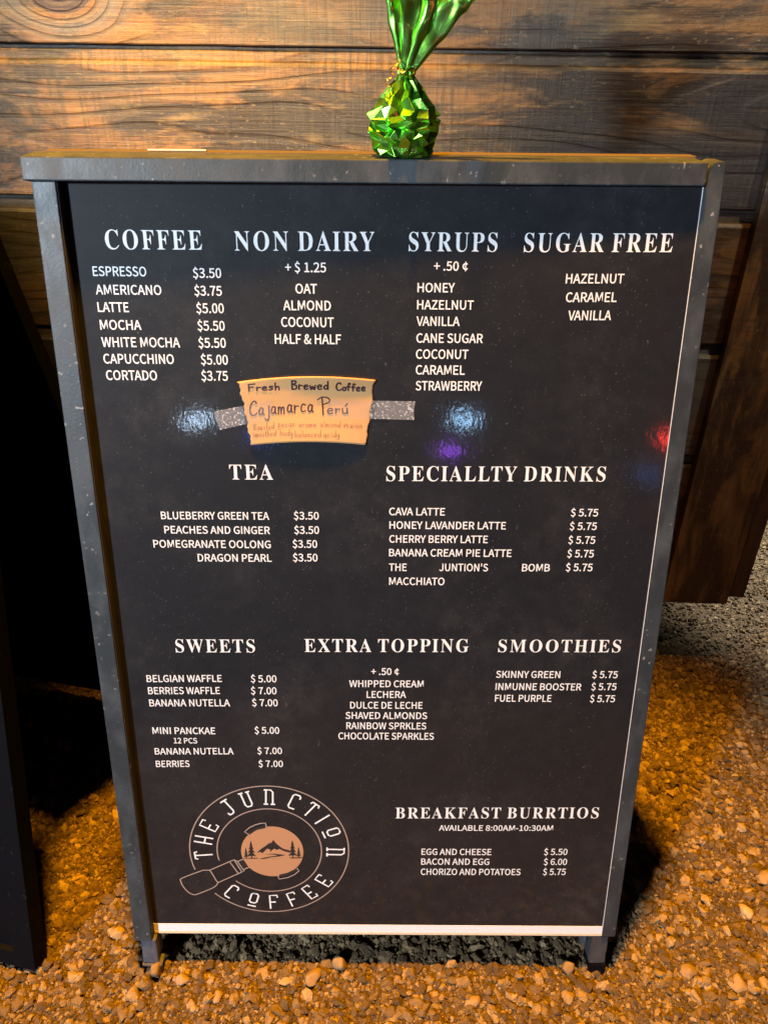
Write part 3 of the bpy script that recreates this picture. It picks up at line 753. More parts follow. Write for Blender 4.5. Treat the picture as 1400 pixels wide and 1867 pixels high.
'&':(648,'43 269 96 338 158 387 137 435 120 492 115 547 136 636 196 699 287 723 367 704 418 651 436 573 411 486 350 416 283 364 328 303 387 238 441 189 473 237 505 305 533 388 640 388 603 282 562 197 518 130 553 107 595 86 646 67 616 -28 553 -6 498 21 448 53 396 15 326 -14 246 -25 130 2 51 74 22 181 172 273 142 231 131 186 148 124 192 84 258 69 301 76 343 94 372 115 315 169 252 240 206 304 335 605 318 628 288 637 248 625 223 594 213 547 217 510 228 470 239 443 285 477 326 521 341 572','7 9 8 7 10 9 6 10 7 6 52 10 52 51 10 51 11 10 6 53 52 5 53 6 50 11 51 5 54 53 61 11 50 5 55 54 61 12 11 60 12 61 4 55 5 4 56 55 59 12 60 4 57 56 3 57 4 59 13 12 58 13 59 3 58 57 3 13 58 2 13 3 2 14 13 19 21 20 19 22 21 1 14 2 1 15 14 0 49 1 49 15 1 18 22 19 0 38 49 48 15 49 48 16 15 18 23 22 0 39 38 37 39 0 47 16 48 47 17 16 17 23 18 37 40 39 17 24 23 47 24 17 37 41 40 36 41 37 46 24 47 46 25 24 36 42 41 45 25 46 45 26 25 44 26 45 44 27 26 36 43 42 43 27 44 35 43 36 35 31 43 31 27 43 31 28 27 35 32 31 30 28 31 29 28 30 35 33 32 34 33 35'),
'+':(529,'24 307 24 396 218 396 218 604 311 604 311 396 505 396 505 307 311 307 311 98 218 98 218 307','2 4 3 2 5 4 0 2 1 0 5 2 0 6 5 0 7 6 11 7 0 10 8 11 8 7 11 10 9 8'),
"'":(265,'73 746 189 746 187 636 170 448 94 448 76 636','5 1 0 5 2 1 5 3 2 4 3 5'),
':':(265,'67 94 94 122 132 132 170 122 197 94 208 53 197 13 170 -15 132 -25 94 -15 67 13 57 53 67 479 94 507 132 517 170 507 197 479 208 438 197 397 170 369 132 359 94 369 67 397 57 438','13 15 14 12 15 13 12 16 15 12 17 16 23 17 12 23 18 17 22 18 23 21 18 22 21 19 18 21 20 19 1 3 2 0 3 1 0 4 3 0 5 4 11 5 0 10 5 11 10 6 5 9 6 10 9 7 6 9 8 7'),
'-':(330,'300 312 300 221 32 221 32 312','2 0 3 2 1 0'),
' ':(213,'',''),
}
GLYPHS['serif'] = {
'A':(690,'199 3 -11 3 -11 26 6 28 24 34 39 46 53 62 67 86 80 117 328 733 352 732 604 136 620 101 634 73 647 52 661 38 679 29 697 26 697 3 365 3 365 26 410 31 441 46 451 72 449 86 443 105 434 129 401 212 161 212 121 112 119 107 118 100 116 93 116 86 115 81 115 76 124 48 151 31 195 26 199 26 279 512 175 251 386 251','8 10 9 8 40 10 40 11 10 8 41 40 42 11 40 8 28 41 28 42 41 28 27 42 27 11 42 8 29 28 26 11 27 26 12 11 25 12 26 7 29 8 7 30 29 7 31 30 24 12 25 24 13 12 7 32 31 7 33 32 7 34 33 6 34 7 23 13 24 6 35 34 6 36 35 23 14 13 22 14 23 5 36 6 22 15 14 5 37 36 21 15 22 4 37 5 21 16 15 3 37 4 3 38 37 20 16 21 20 17 16 2 38 3 20 18 17 1 38 2 19 18 20 1 39 38 1 0 39'),
'B':(699,'376 3 28 3 28 25 58 28 83 36 101 49 112 68 119 95 121 129 121 583 120 611 117 634 112 653 105 667 95 679 82 687 66 692 47 695 27 696 27 716 348 716 502 698 593 644 623 554 604 479 548 426 444 390 567 350 635 290 658 208 650 148 625 98 584 57 529 27 459 9 285 618 285 395 297 395 349 399 389 410 418 428 438 456 449 495 453 545 450 590 442 626 428 653 407 673 378 685 342 688 320 687 304 682 294 673 289 660 286 641 299 50 311 42 328 37 350 35 392 40 426 53 450 76 466 108 475 150 478 203 474 256 461 299 440 330 408 351 366 364 312 368 285 368 285 103 286 81 291 63','18 20 19 18 21 20 18 49 21 49 48 21 48 22 21 17 49 18 16 49 17 15 49 16 15 50 49 15 51 50 14 51 15 47 22 48 14 52 51 13 52 14 46 22 47 13 53 52 12 53 13 12 54 53 45 22 46 11 54 12 45 23 22 11 35 54 10 35 11 44 23 45 10 36 35 9 36 10 43 23 44 8 36 9 43 24 23 42 24 43 41 24 42 41 25 24 40 25 41 39 25 40 39 26 25 38 26 39 37 26 38 8 37 36 8 71 37 71 26 37 71 70 26 70 27 26 8 72 71 69 27 70 68 27 69 67 27 68 67 28 27 66 28 67 65 28 66 65 29 28 64 29 65 64 30 29 63 30 64 62 30 63 62 31 30 7 72 8 61 31 62 7 73 72 61 32 31 6 73 7 6 74 73 60 32 61 5 74 6 5 55 74 60 33 32 59 33 60 5 56 55 4 56 5 4 57 56 58 33 59 4 58 57 3 58 4 3 33 58 2 33 3 2 34 33 1 34 2 1 0 34'),
'C':(740,'702 140 623 55 523 3 405 -14 338 -9 275 7 219 34 168 70 125 114 91 166 65 226 50 290 44 361 50 430 65 494 91 553 126 605 170 649 221 684 278 711 341 727 410 732 460 728 517 715 579 692 590 688 601 685 612 685 637 690 654 707 664 732 687 732 687 490 665 490 639 550 605 602 565 645 520 678 471 697 419 703 310 665 246 549 224 358 248 178 319 70 439 34 482 38 525 49 567 68 608 94 645 126 677 163','29 31 30 29 32 31 20 22 21 20 23 22 19 23 20 19 39 23 39 24 23 18 39 19 28 32 29 18 40 39 38 24 39 37 24 38 37 25 24 27 32 28 37 26 25 37 27 26 37 36 27 36 35 27 35 32 27 17 40 18 17 41 40 16 41 17 15 41 16 34 32 35 14 41 15 33 32 34 14 42 41 13 42 14 12 42 13 11 42 12 11 43 42 10 43 11 9 43 10 9 44 43 8 44 9 50 0 51 50 1 0 49 1 50 7 44 8 48 1 49 7 45 44 6 45 7 47 1 48 47 2 1 46 2 47 45 2 46 6 2 45 5 2 6 4 2 5 4 3 2'),
'D':(783,'360 3 35 3 35 25 62 28 85 34 101 45 112 61 118 85 120 118 120 591 117 628 110 657 98 675 80 687 55 694 26 696 26 716 350 716 467 706 563 675 638 624 693 553 726 465 737 360 695 161 570 43 297 52 310 42 328 37 351 35 415 44 467 71 507 117 535 180 551 262 557 362 534 542 466 651 353 687 328 686 310 680 297 671 290 656 286 635 285 608 285 113 286 87 290 66','15 17 16 15 18 17 15 38 18 38 19 18 14 38 15 13 38 14 13 39 38 37 19 38 12 39 13 12 40 39 12 41 40 11 41 12 37 20 19 11 42 41 10 42 11 10 43 42 36 20 37 10 44 43 9 44 10 36 21 20 9 45 44 8 45 9 36 22 21 35 22 36 35 23 22 34 23 35 34 24 23 33 24 34 32 24 33 32 25 24 7 45 8 31 25 32 7 46 45 7 47 46 6 47 7 30 25 31 6 26 47 5 26 6 5 27 26 4 27 5 29 25 30 29 0 25 4 28 27 4 29 28 4 0 29 3 0 4 2 0 3 1 0 2'),
'E':(698,'633 3 25 3 25 24 56 26 82 33 101 45 113 63 120 89 122 123 122 583 120 624 112 654 100 674 82 686 57 694 28 696 28 716 627 716 627 508 608 508 595 565 572 612 539 644 495 666 437 679 366 683 345 683 328 682 315 679 304 675 296 669 291 660 288 648 286 632 286 613 286 385 306 385 349 389 385 402 412 423 432 453 447 494 458 542 478 542 478 190 457 190 452 227 445 260 434 288 420 310 403 327 382 340 357 348 327 353 293 354 286 354 286 106 287 82 293 65 302 53 316 46 337 42 364 41 413 42 457 48 496 58 530 72 561 92 588 116 612 146 633 182 651 223 675 223','15 17 16 15 25 17 25 24 17 24 23 17 23 22 17 22 21 17 21 18 17 14 25 15 13 25 14 12 26 13 26 25 13 12 27 26 12 28 27 12 29 28 12 30 29 11 30 12 11 31 30 11 32 31 10 32 11 10 33 32 10 34 33 9 34 10 9 35 34 20 18 21 8 35 9 19 18 20 41 43 42 41 44 43 40 44 41 39 44 40 38 44 39 37 49 38 49 48 38 48 44 38 36 50 37 50 49 37 8 36 35 8 55 36 55 54 36 54 53 36 53 52 36 52 51 36 51 50 36 8 56 55 47 44 48 46 44 47 45 44 46 70 72 71 70 0 72 69 0 70 68 0 69 7 56 8 67 0 68 7 57 56 66 0 67 6 57 7 6 58 57 65 0 66 6 59 58 5 59 6 64 0 65 5 60 59 63 0 64 5 61 60 4 61 5 62 0 63 4 62 61 4 0 62 3 0 4 2 0 3 1 0 2'),
'F':(639,'402 3 27 3 27 25 58 29 83 38 101 51 112 70 119 97 121 133 121 592 118 627 111 653 99 671 81 682 55 691 25 695 25 716 619 716 619 508 599 508 591 547 579 582 564 611 545 634 520 653 491 667 455 677 413 682 363 684 344 684 328 683 315 682 305 679 296 674 291 667 287 657 285 645 285 629 285 387 300 387 344 392 379 404 406 425 427 455 442 496 451 545 475 545 475 190 452 190 443 243 428 287 408 319 380 340 343 352 298 356 285 356 285 127 286 103 289 83 294 66 302 52 314 42 330 34 350 29 375 26 402 25','15 17 16 15 28 17 28 27 17 27 26 17 26 25 17 25 24 17 24 23 17 23 22 17 22 18 17 14 28 15 13 28 14 13 29 28 13 30 29 13 31 30 12 31 13 12 32 31 12 33 32 12 34 33 11 34 12 11 35 34 11 36 35 10 36 11 10 37 36 10 38 37 9 38 10 21 18 22 8 38 9 20 18 21 19 18 20 44 46 45 44 47 46 43 47 44 42 47 43 41 47 42 40 51 41 51 50 41 50 47 41 39 52 40 52 51 40 8 39 38 8 55 39 55 54 39 54 53 39 53 52 39 8 56 55 49 47 50 48 47 49 7 56 8 7 57 56 7 58 57 6 58 7 6 59 58 5 59 6 5 60 59 5 61 60 4 61 5 4 62 61 3 62 4 3 63 62 2 63 3 2 64 63 2 65 64 1 65 2 1 0 65'),
'G':(802,'702 48 611 14 517 -6 423 -13 351 -8 284 8 225 33 173 68 129 112 93 164 67 223 52 289 47 362 52 432 67 496 93 555 128 606 171 649 222 685 278 711 340 727 406 732 462 728 521 715 583 693 593 689 603 687 612 686 624 687 635 691 643 698 650 707 658 719 664 732 688 732 688 489 665 489 649 529 629 566 606 600 580 630 552 655 521 676 489 691 456 700 422 703 314 665 249 550 227 360 233 257 251 172 282 105 323 56 374 27 435 17 472 20 500 28 520 41 534 59 542 83 544 112 544 202 542 232 534 255 522 271 502 282 473 288 438 290 438 310 788 310 788 290 759 288 736 282 719 272 709 256 703 233 702 203','32 34 33 32 35 34 20 22 21 20 23 22 19 23 20 31 35 32 19 45 23 45 24 23 18 45 19 30 35 31 18 46 45 44 24 45 43 24 44 29 35 30 43 25 24 42 25 43 28 35 29 42 26 25 27 35 28 42 27 26 42 41 27 41 40 27 40 39 27 39 35 27 17 46 18 17 47 46 16 47 17 15 47 16 38 35 39 37 35 38 14 47 15 14 48 47 36 35 37 13 48 14 12 48 13 11 48 12 11 49 48 67 69 68 67 70 69 66 70 67 66 71 70 10 49 11 66 72 71 65 72 66 65 73 72 64 73 65 64 74 73 63 74 64 10 50 49 63 75 74 62 75 63 62 76 75 61 76 62 9 50 10 61 0 76 60 0 61 9 51 50 8 51 9 59 0 60 7 51 8 7 52 51 58 0 59 6 52 7 57 0 58 6 53 52 57 1 0 56 1 57 5 53 6 55 1 56 5 54 53 54 1 55 5 1 54 5 2 1 4 2 5 4 3 2'),
'H':(827,'379 3 27 3 27 25 58 28 83 36 101 48 112 66 119 93 121 127 121 599 119 630 112 654 100 672 83 684 58 692 28 696 28 716 379 716 379 696 358 693 337 690 321 685 309 679 299 669 292 657 288 642 285 622 285 599 285 393 543 393 543 599 542 622 540 641 536 657 530 669 520 679 507 685 491 690 471 693 449 696 449 716 798 716 798 696 768 691 743 684 726 672 715 655 709 630 707 599 707 127 709 95 715 69 726 50 743 37 768 28 798 25 798 3 449 3 449 25 479 28 504 35 522 46 534 64 541 91 543 127 543 352 285 352 285 127 287 93 293 66 304 48 322 36 348 28 379 25','15 17 16 15 18 17 39 41 40 39 42 41 38 42 39 15 19 18 14 19 15 38 43 42 37 43 38 14 20 19 13 20 14 37 44 43 36 44 37 13 21 20 35 44 36 13 22 21 12 22 13 35 45 44 12 23 22 34 45 35 34 46 45 11 23 12 11 24 23 33 46 34 11 25 24 32 46 33 32 47 46 10 25 11 10 26 25 31 47 32 31 48 47 9 26 10 9 27 26 30 48 31 8 27 9 30 49 48 8 28 27 29 49 30 8 66 28 66 29 28 66 65 29 65 49 29 8 67 66 64 49 65 7 67 8 7 68 67 63 49 64 63 50 49 63 51 50 7 69 68 6 69 7 62 51 63 62 52 51 6 70 69 5 70 6 61 52 62 61 53 52 4 70 5 4 71 70 60 53 61 60 54 53 3 71 4 3 72 71 59 54 60 59 55 54 2 72 3 2 73 72 58 55 59 58 56 55 1 73 2 1 0 73 57 56 58'),
'I':(412,'385 3 24 3 24 25 54 30 79 38 99 49 112 65 119 89 122 119 122 611 120 641 113 663 102 678 84 687 57 693 24 696 24 716 383 716 383 696 352 693 326 687 307 678 295 663 288 641 286 611 286 122 286 101 289 84 293 69 300 57 310 46 324 39 341 33 362 28 385 25','15 17 16 15 18 17 14 18 15 14 19 18 13 19 14 13 20 19 13 21 20 12 21 13 12 22 21 11 22 12 11 23 22 10 23 11 10 24 23 9 24 10 9 25 24 8 25 9 8 26 25 7 26 8 7 27 26 6 27 7 6 28 27 6 29 28 5 29 6 5 30 29 4 30 5 4 31 30 4 32 31 3 32 4 3 33 32 2 33 3 2 34 33 1 34 2 1 0 34'),
'J':(522,'400 140 375 6 299 -73 172 -100 140 -98 110 -92 82 -82 58 -69 38 -53 20 -33 8 -12 0 11 -2 36 0 59 7 78 19 94 34 105 51 112 70 115 91 113 108 106 123 95 134 81 141 64 143 43 142 29 138 14 131 -1 124 -14 120 -24 118 -31 123 -51 140 -63 165 -67 190 -64 209 -55 222 -41 230 -21 235 4 236 34 236 579 235 606 233 629 228 647 220 662 209 674 194 682 176 689 153 693 128 696 128 716 494 716 494 696 472 693 452 689 436 683 423 675 414 664 407 650 403 631 401 608 400 579','49 51 50 49 52 51 48 52 49 48 53 52 48 54 53 47 54 48 47 55 54 46 55 47 46 56 55 45 56 46 45 57 56 44 57 45 44 58 57 43 58 44 43 59 58 42 59 43 42 60 59 41 60 42 41 61 60 40 61 41 39 61 40 39 0 61 39 1 0 17 19 18 17 20 19 16 20 17 16 21 20 15 21 16 15 22 21 14 22 15 14 23 22 13 23 14 13 24 23 12 24 13 12 25 24 11 25 12 38 1 39 11 26 25 11 27 26 10 27 11 38 2 1 37 2 38 10 28 27 9 28 10 9 29 28 36 2 37 9 30 29 9 31 30 8 31 9 35 2 36 8 32 31 7 32 8 34 2 35 7 33 32 33 2 34 7 2 33 6 2 7 6 3 2 5 3 6 4 3 5'),
'K':(806,'380 3 28 3 28 25 59 28 84 36 102 48 113 66 120 93 122 127 122 599 120 630 113 654 101 672 84 685 59 692 30 696 30 716 380 716 380 696 359 693 339 690 323 685 310 679 300 669 293 657 289 642 286 622 286 599 286 362 509 588 534 615 549 640 554 662 543 681 511 692 462 696 462 716 764 716 764 696 753 696 689 682 618 641 542 572 424 450 730 71 743 57 755 45 768 37 782 30 799 26 817 25 817 3 447 3 447 25 458 25 472 25 484 26 494 27 502 28 509 30 521 36 528 44 530 54 527 68 518 85 502 106 315 342 286 314 286 127 288 93 294 66 305 48 323 36 349 28 380 25','15 17 16 15 18 17 35 37 36 35 39 37 39 38 37 35 40 39 34 40 35 15 19 18 14 19 15 14 20 19 13 20 14 33 40 34 13 21 20 13 22 21 12 22 13 33 41 40 32 41 33 12 23 22 11 23 12 11 24 23 31 41 32 11 25 24 10 25 11 10 26 25 31 42 41 30 42 31 9 26 10 9 27 26 29 42 30 8 27 9 8 28 27 28 42 29 28 43 42 28 44 43 8 67 28 67 66 28 66 44 28 65 44 66 8 68 67 7 68 8 7 69 68 64 44 65 7 70 69 6 70 7 63 44 64 63 45 44 62 45 63 6 71 70 5 71 6 62 46 45 61 46 62 4 71 5 4 72 71 61 47 46 60 47 61 60 48 47 59 48 60 3 72 4 3 73 72 59 49 48 58 49 59 57 49 58 2 73 3 2 74 73 56 49 57 56 50 49 55 50 56 54 50 55 1 74 2 1 0 74 54 51 50 53 51 54 52 51 53'),
'L':(674,'632 3 27 3 27 25 58 28 83 36 101 48 112 66 119 93 121 127 121 599 119 631 112 656 100 673 83 685 58 693 28 696 28 716 392 716 392 696 368 695 346 693 328 688 313 682 302 672 294 659 289 643 286 623 285 599 285 130 285 108 287 89 290 73 295 61 304 52 315 47 329 43 347 41 369 41 418 43 461 49 498 60 531 76 561 97 586 124 609 157 630 197 648 241 671 241','15 17 16 15 18 17 15 19 18 14 19 15 14 20 19 14 21 20 13 21 14 13 22 21 12 22 13 12 23 22 11 23 12 11 24 23 11 25 24 10 25 11 10 26 25 9 26 10 9 27 26 8 27 9 8 28 27 45 47 46 45 0 47 44 0 45 43 0 44 8 29 28 7 29 8 42 0 43 7 30 29 41 0 42 6 30 7 6 31 30 40 0 41 6 32 31 5 32 6 5 33 32 39 0 40 5 34 33 38 0 39 4 34 5 4 35 34 4 36 35 37 0 38 4 37 36 4 0 37 3 0 4 2 0 3 1 0 2'),
'M':(1002,'264 3 25 3 25 25 55 28 80 36 99 48 112 66 119 92 122 125 122 604 121 625 118 644 114 658 107 670 97 679 84 686 68 690 48 694 26 696 26 716 290 716 501 217 712 716 972 716 972 695 944 691 920 683 902 671 891 653 884 628 882 598 882 135 883 107 885 84 890 66 896 52 906 41 918 34 933 29 952 26 971 25 971 3 628 3 628 25 649 27 669 31 685 37 697 44 707 55 714 68 718 86 721 107 721 132 721 645 453 3 429 3 164 629 164 126 166 90 174 63 187 44 206 33 233 27 264 25','18 20 19 18 17 20 17 16 20 16 15 20 15 14 20 14 56 20 56 21 20 21 53 22 53 23 22 53 25 23 25 24 23 53 26 25 53 27 26 13 56 14 53 28 27 12 56 13 11 56 12 53 29 28 21 54 53 52 29 53 10 56 11 10 57 56 55 21 56 52 30 29 9 57 10 8 57 9 52 31 30 55 54 21 52 32 31 51 32 52 8 58 57 7 58 8 51 33 32 50 33 51 6 58 7 6 59 58 49 33 50 49 34 33 48 34 49 48 35 34 5 59 6 5 60 59 47 35 48 47 36 35 4 60 5 4 61 60 46 36 47 46 37 36 45 37 46 3 61 4 45 38 37 3 62 61 44 38 45 44 39 38 2 62 3 43 39 44 2 63 62 43 40 39 42 40 43 1 63 2 42 41 40 1 0 63'),
'N':(780,'663 -14 638 -14 166 561 166 124 168 90 174 65 185 47 203 35 229 28 260 25 260 3 32 3 32 25 52 26 71 29 87 34 99 41 109 51 115 64 120 80 122 100 123 124 123 614 91 653 70 677 59 687 50 691 41 693 32 695 32 716 246 716 621 258 621 596 620 620 617 640 613 655 606 668 596 678 584 685 568 689 548 693 526 696 526 716 755 716 755 696 724 693 699 685 682 673 672 655 665 629 663 595','28 30 29 28 27 30 27 26 30 26 25 30 25 31 30 41 43 42 41 44 43 41 45 44 40 45 41 39 45 40 39 46 45 38 46 39 24 31 25 38 47 46 37 47 38 36 47 37 23 31 24 36 48 47 35 48 36 34 48 35 34 49 48 22 31 23 33 49 34 33 50 49 32 50 33 21 2 22 2 31 22 31 50 32 31 0 50 21 3 2 1 31 2 1 0 31 20 3 21 20 4 3 19 4 20 19 5 4 18 5 19 18 6 5 17 6 18 16 6 17 16 7 6 15 7 16 15 8 7 14 8 15 13 8 14 13 9 8 12 9 13 12 10 9 11 10 12'),
'O':(830,'560 14 513 -1 464 -11 412 -14 361 -11 313 -1 268 14 225 36 186 62 151 93 120 129 95 169 74 212 59 259 50 308 47 360 50 411 59 460 74 507 95 550 121 590 152 626 187 657 227 684 270 705 317 721 367 730 419 733 470 730 518 721 563 706 606 684 644 659 679 628 710 592 735 553 756 509 772 462 781 412 784 360 781 308 772 259 756 212 735 169 709 129 678 93 642 62 603 36 278 105 316 56 363 26 418 16 521 55 582 170 603 360 597 463 580 548 552 615 513 664 466 694 410 703 308 665 246 550 226 360 232 257 249 172','26 28 27 26 29 28 25 29 26 25 30 29 24 30 25 24 60 30 60 31 30 23 60 24 23 61 60 59 31 60 58 31 59 58 32 31 22 61 23 22 62 61 57 32 58 57 33 32 21 62 22 57 34 33 20 62 21 56 34 57 56 35 34 19 62 20 56 36 35 18 62 19 18 63 62 55 36 56 55 37 36 17 63 18 54 37 55 54 38 37 16 63 17 54 39 38 15 63 16 15 64 63 54 40 39 14 64 15 53 40 54 53 41 40 13 64 14 53 42 41 12 64 13 12 65 64 53 43 42 11 65 12 11 48 65 52 43 53 52 44 43 10 48 11 52 45 44 9 48 10 9 49 48 52 46 45 8 49 9 52 47 46 7 49 8 7 50 49 51 47 52 51 0 47 6 50 7 6 51 50 6 0 51 6 1 0 5 1 6 5 2 1 4 2 5 4 3 2'),
'P':(660,'379 3 27 3 27 25 58 28 83 36 101 48 112 66 119 93 121 127 121 599 119 630 112 654 100 672 83 684 58 692 28 696 28 716 337 716 419 714 483 706 529 692 562 675 590 653 613 626 630 596 640 562 643 524 636 469 614 421 577 382 527 352 461 334 382 328 285 328 285 127 287 93 293 66 304 48 322 36 348 28 379 25 285 629 285 360 318 360 366 364 404 376 431 397 450 427 461 468 465 520 462 571 452 612 437 644 414 666 382 680 342 684 322 683 307 679 297 672 290 661 286 647','15 17 16 15 18 17 15 19 18 15 20 19 14 20 15 14 55 20 55 21 20 13 55 14 13 56 55 54 21 55 12 56 13 12 57 56 53 21 54 12 58 57 53 22 21 12 59 58 11 59 12 52 22 53 11 60 59 10 60 11 52 23 22 10 41 60 51 23 52 9 41 10 9 42 41 51 24 23 50 24 51 8 42 9 50 25 24 49 25 50 49 26 25 49 27 26 48 27 49 48 28 27 47 28 48 46 28 47 46 29 28 45 29 46 45 30 29 44 30 45 43 30 44 8 33 42 33 43 42 33 30 43 33 31 30 33 32 31 8 34 33 7 34 8 7 35 34 7 36 35 6 36 7 6 37 36 5 37 6 4 37 5 4 38 37 3 38 4 3 39 38 2 39 3 2 40 39 1 40 2 1 0 40'),
'Q':(830,'779 -143 718 -163 657 -175 598 -179 469 -159 369 -100 297 1 246 23 202 49 162 81 128 118 99 159 77 205 60 254 50 306 47 360 50 411 59 460 74 507 95 550 121 590 152 626 187 657 227 684 270 705 317 721 367 730 419 733 470 730 518 721 563 706 606 684 644 659 679 628 710 592 735 553 756 509 772 462 781 412 784 360 777 278 753 204 715 137 663 80 598 35 518 1 566 -73 627 -116 702 -130 726 -129 751 -125 774 -119 278 105 317 56 364 26 419 16 522 55 583 170 604 360 598 463 581 548 552 615 514 664 466 694 410 703 308 665 246 550 226 360 232 257 249 172','26 28 27 26 29 28 25 29 26 25 30 29 24 30 25 24 64 30 64 31 30 23 64 24 23 65 64 63 31 64 62 31 63 62 32 31 22 65 23 22 66 65 61 32 62 61 33 32 21 66 22 61 34 33 20 66 21 60 34 61 60 35 34 19 66 20 60 36 35 18 66 19 18 67 66 59 36 60 59 37 36 17 67 18 58 37 59 58 38 37 16 67 17 58 39 38 15 67 16 15 68 67 58 40 39 14 68 15 57 40 58 13 68 14 57 41 40 13 69 68 12 69 13 11 69 12 57 42 41 11 52 69 56 42 57 10 52 11 56 43 42 9 52 10 9 53 52 8 53 9 56 44 43 8 54 53 55 44 56 7 54 8 55 45 44 7 55 54 6 55 7 6 45 55 5 45 6 5 46 45 5 47 46 4 47 5 4 48 47 50 0 51 49 0 50 48 0 49 4 0 48 4 1 0 3 1 4 3 2 1'),
'R':(747,'379 3 27 3 27 25 58 28 83 36 101 48 112 66 119 93 121 127 121 599 119 630 112 654 100 672 83 684 58 692 28 696 28 716 343 716 440 711 518 696 579 670 622 634 647 587 656 529 638 452 585 395 493 355 680 78 692 62 702 48 713 38 724 31 739 26 755 25 756 25 756 3 536 3 320 338 285 338 285 127 287 93 293 66 304 48 322 36 348 28 379 25 285 609 285 366 322 366 372 371 413 384 444 406 466 438 478 479 483 531 469 616 426 667 355 684 329 683 310 678 297 670 290 656 286 636','15 17 16 15 18 17 15 19 18 15 57 19 57 20 19 14 57 15 13 57 14 13 58 57 56 20 57 12 58 13 12 59 58 12 60 59 11 60 12 56 21 20 11 61 60 55 21 56 11 62 61 10 62 11 10 46 62 55 22 21 9 46 10 54 22 55 9 47 46 8 47 9 54 23 22 53 23 54 53 24 23 52 24 53 52 25 24 51 25 52 50 25 51 50 26 25 49 26 50 48 26 49 8 38 47 38 48 47 38 26 48 38 37 26 37 27 26 8 39 38 36 27 37 7 39 8 7 40 39 7 41 40 6 41 7 36 28 27 6 42 41 5 42 6 36 29 28 36 30 29 4 42 5 4 43 42 36 31 30 3 43 4 3 44 43 36 32 31 2 44 3 2 45 44 36 33 32 1 45 2 1 0 45 36 34 33 36 35 34'),
'S':(617,'94 -14 71 -14 71 246 96 246 116 178 142 121 174 76 213 45 258 27 311 20 349 24 381 36 408 55 428 79 439 108 443 141 434 186 405 224 357 255 258 304 202 335 158 367 124 401 100 437 86 478 82 524 85 565 94 602 109 635 129 663 154 688 183 707 217 722 253 730 292 733 314 733 337 730 362 726 388 720 416 713 445 705 450 703 455 702 460 701 464 700 469 700 474 699 491 704 503 716 508 733 533 733 533 507 512 507 500 543 485 578 466 610 444 638 420 661 394 680 366 694 337 703 307 705 272 702 243 692 219 676 200 655 189 629 186 601 189 574 199 550 214 530 236 511 264 493 297 476 399 428 439 408 472 387 499 366 521 344 538 320 550 296 558 270 563 241 565 210 561 167 550 128 533 93 509 62 478 36 442 15 401 -1 354 -10 303 -13 286 -13 268 -11 251 -9 233 -6 216 -2 199 4 183 10 168 14 156 18 146 20 139 22 134 22 123 21 114 18 107 13 102 6 98 -4','48 50 49 48 51 50 33 35 34 33 36 35 32 36 33 32 37 36 32 38 37 31 38 32 31 39 38 47 51 48 31 40 39 30 62 31 62 61 31 61 40 31 60 40 61 60 41 40 46 51 47 60 42 41 59 42 60 59 43 42 30 63 62 59 44 43 59 45 44 59 46 45 59 58 46 58 57 46 57 56 46 56 55 46 55 51 46 30 64 63 29 64 30 29 65 64 28 65 29 28 66 65 27 66 28 27 67 66 54 51 55 26 67 27 26 68 67 53 51 54 26 69 68 25 69 26 25 70 69 52 51 53 25 71 70 24 71 25 24 72 71 24 73 72 23 73 24 23 74 73 22 74 23 22 75 74 22 76 75 21 76 22 21 77 76 20 77 21 20 78 77 20 79 78 19 79 20 19 80 79 18 80 19 18 81 80 18 82 81 17 82 18 1 3 2 1 4 3 17 83 82 16 83 17 16 84 83 15 84 16 1 5 4 15 85 84 14 85 15 14 86 85 1 6 5 13 86 14 13 87 86 12 87 13 1 107 6 107 106 6 106 105 6 105 7 6 12 88 87 11 88 12 105 104 7 104 8 7 11 89 88 10 89 11 104 9 8 9 89 10 103 9 104 102 9 103 102 89 9 101 89 102 100 89 101 100 90 89 99 90 100 1 108 107 98 90 99 1 109 108 97 90 98 97 91 90 96 91 97 1 0 109 95 91 96 94 91 95 94 92 91 93 92 94'),
'T':(669,'515 3 148 3 148 25 180 27 207 34 227 47 239 66 247 93 249 127 249 687 235 687 183 682 138 666 101 639 72 603 53 557 43 505 20 505 20 716 645 716 645 504 624 504 595 604 527 667 425 687 413 687 413 127 415 92 422 64 434 46 454 34 481 27 515 25','17 14 18 14 13 18 13 12 18 12 11 18 11 10 18 10 19 18 10 9 19 9 24 19 24 23 19 23 22 19 22 20 19 8 25 9 25 24 9 8 26 25 21 20 22 17 15 14 17 16 15 8 27 26 7 27 8 6 27 7 6 28 27 5 28 6 5 29 28 4 29 5 4 30 29 3 30 4 3 31 30 2 31 3 2 32 31 1 32 2 1 0 32'),
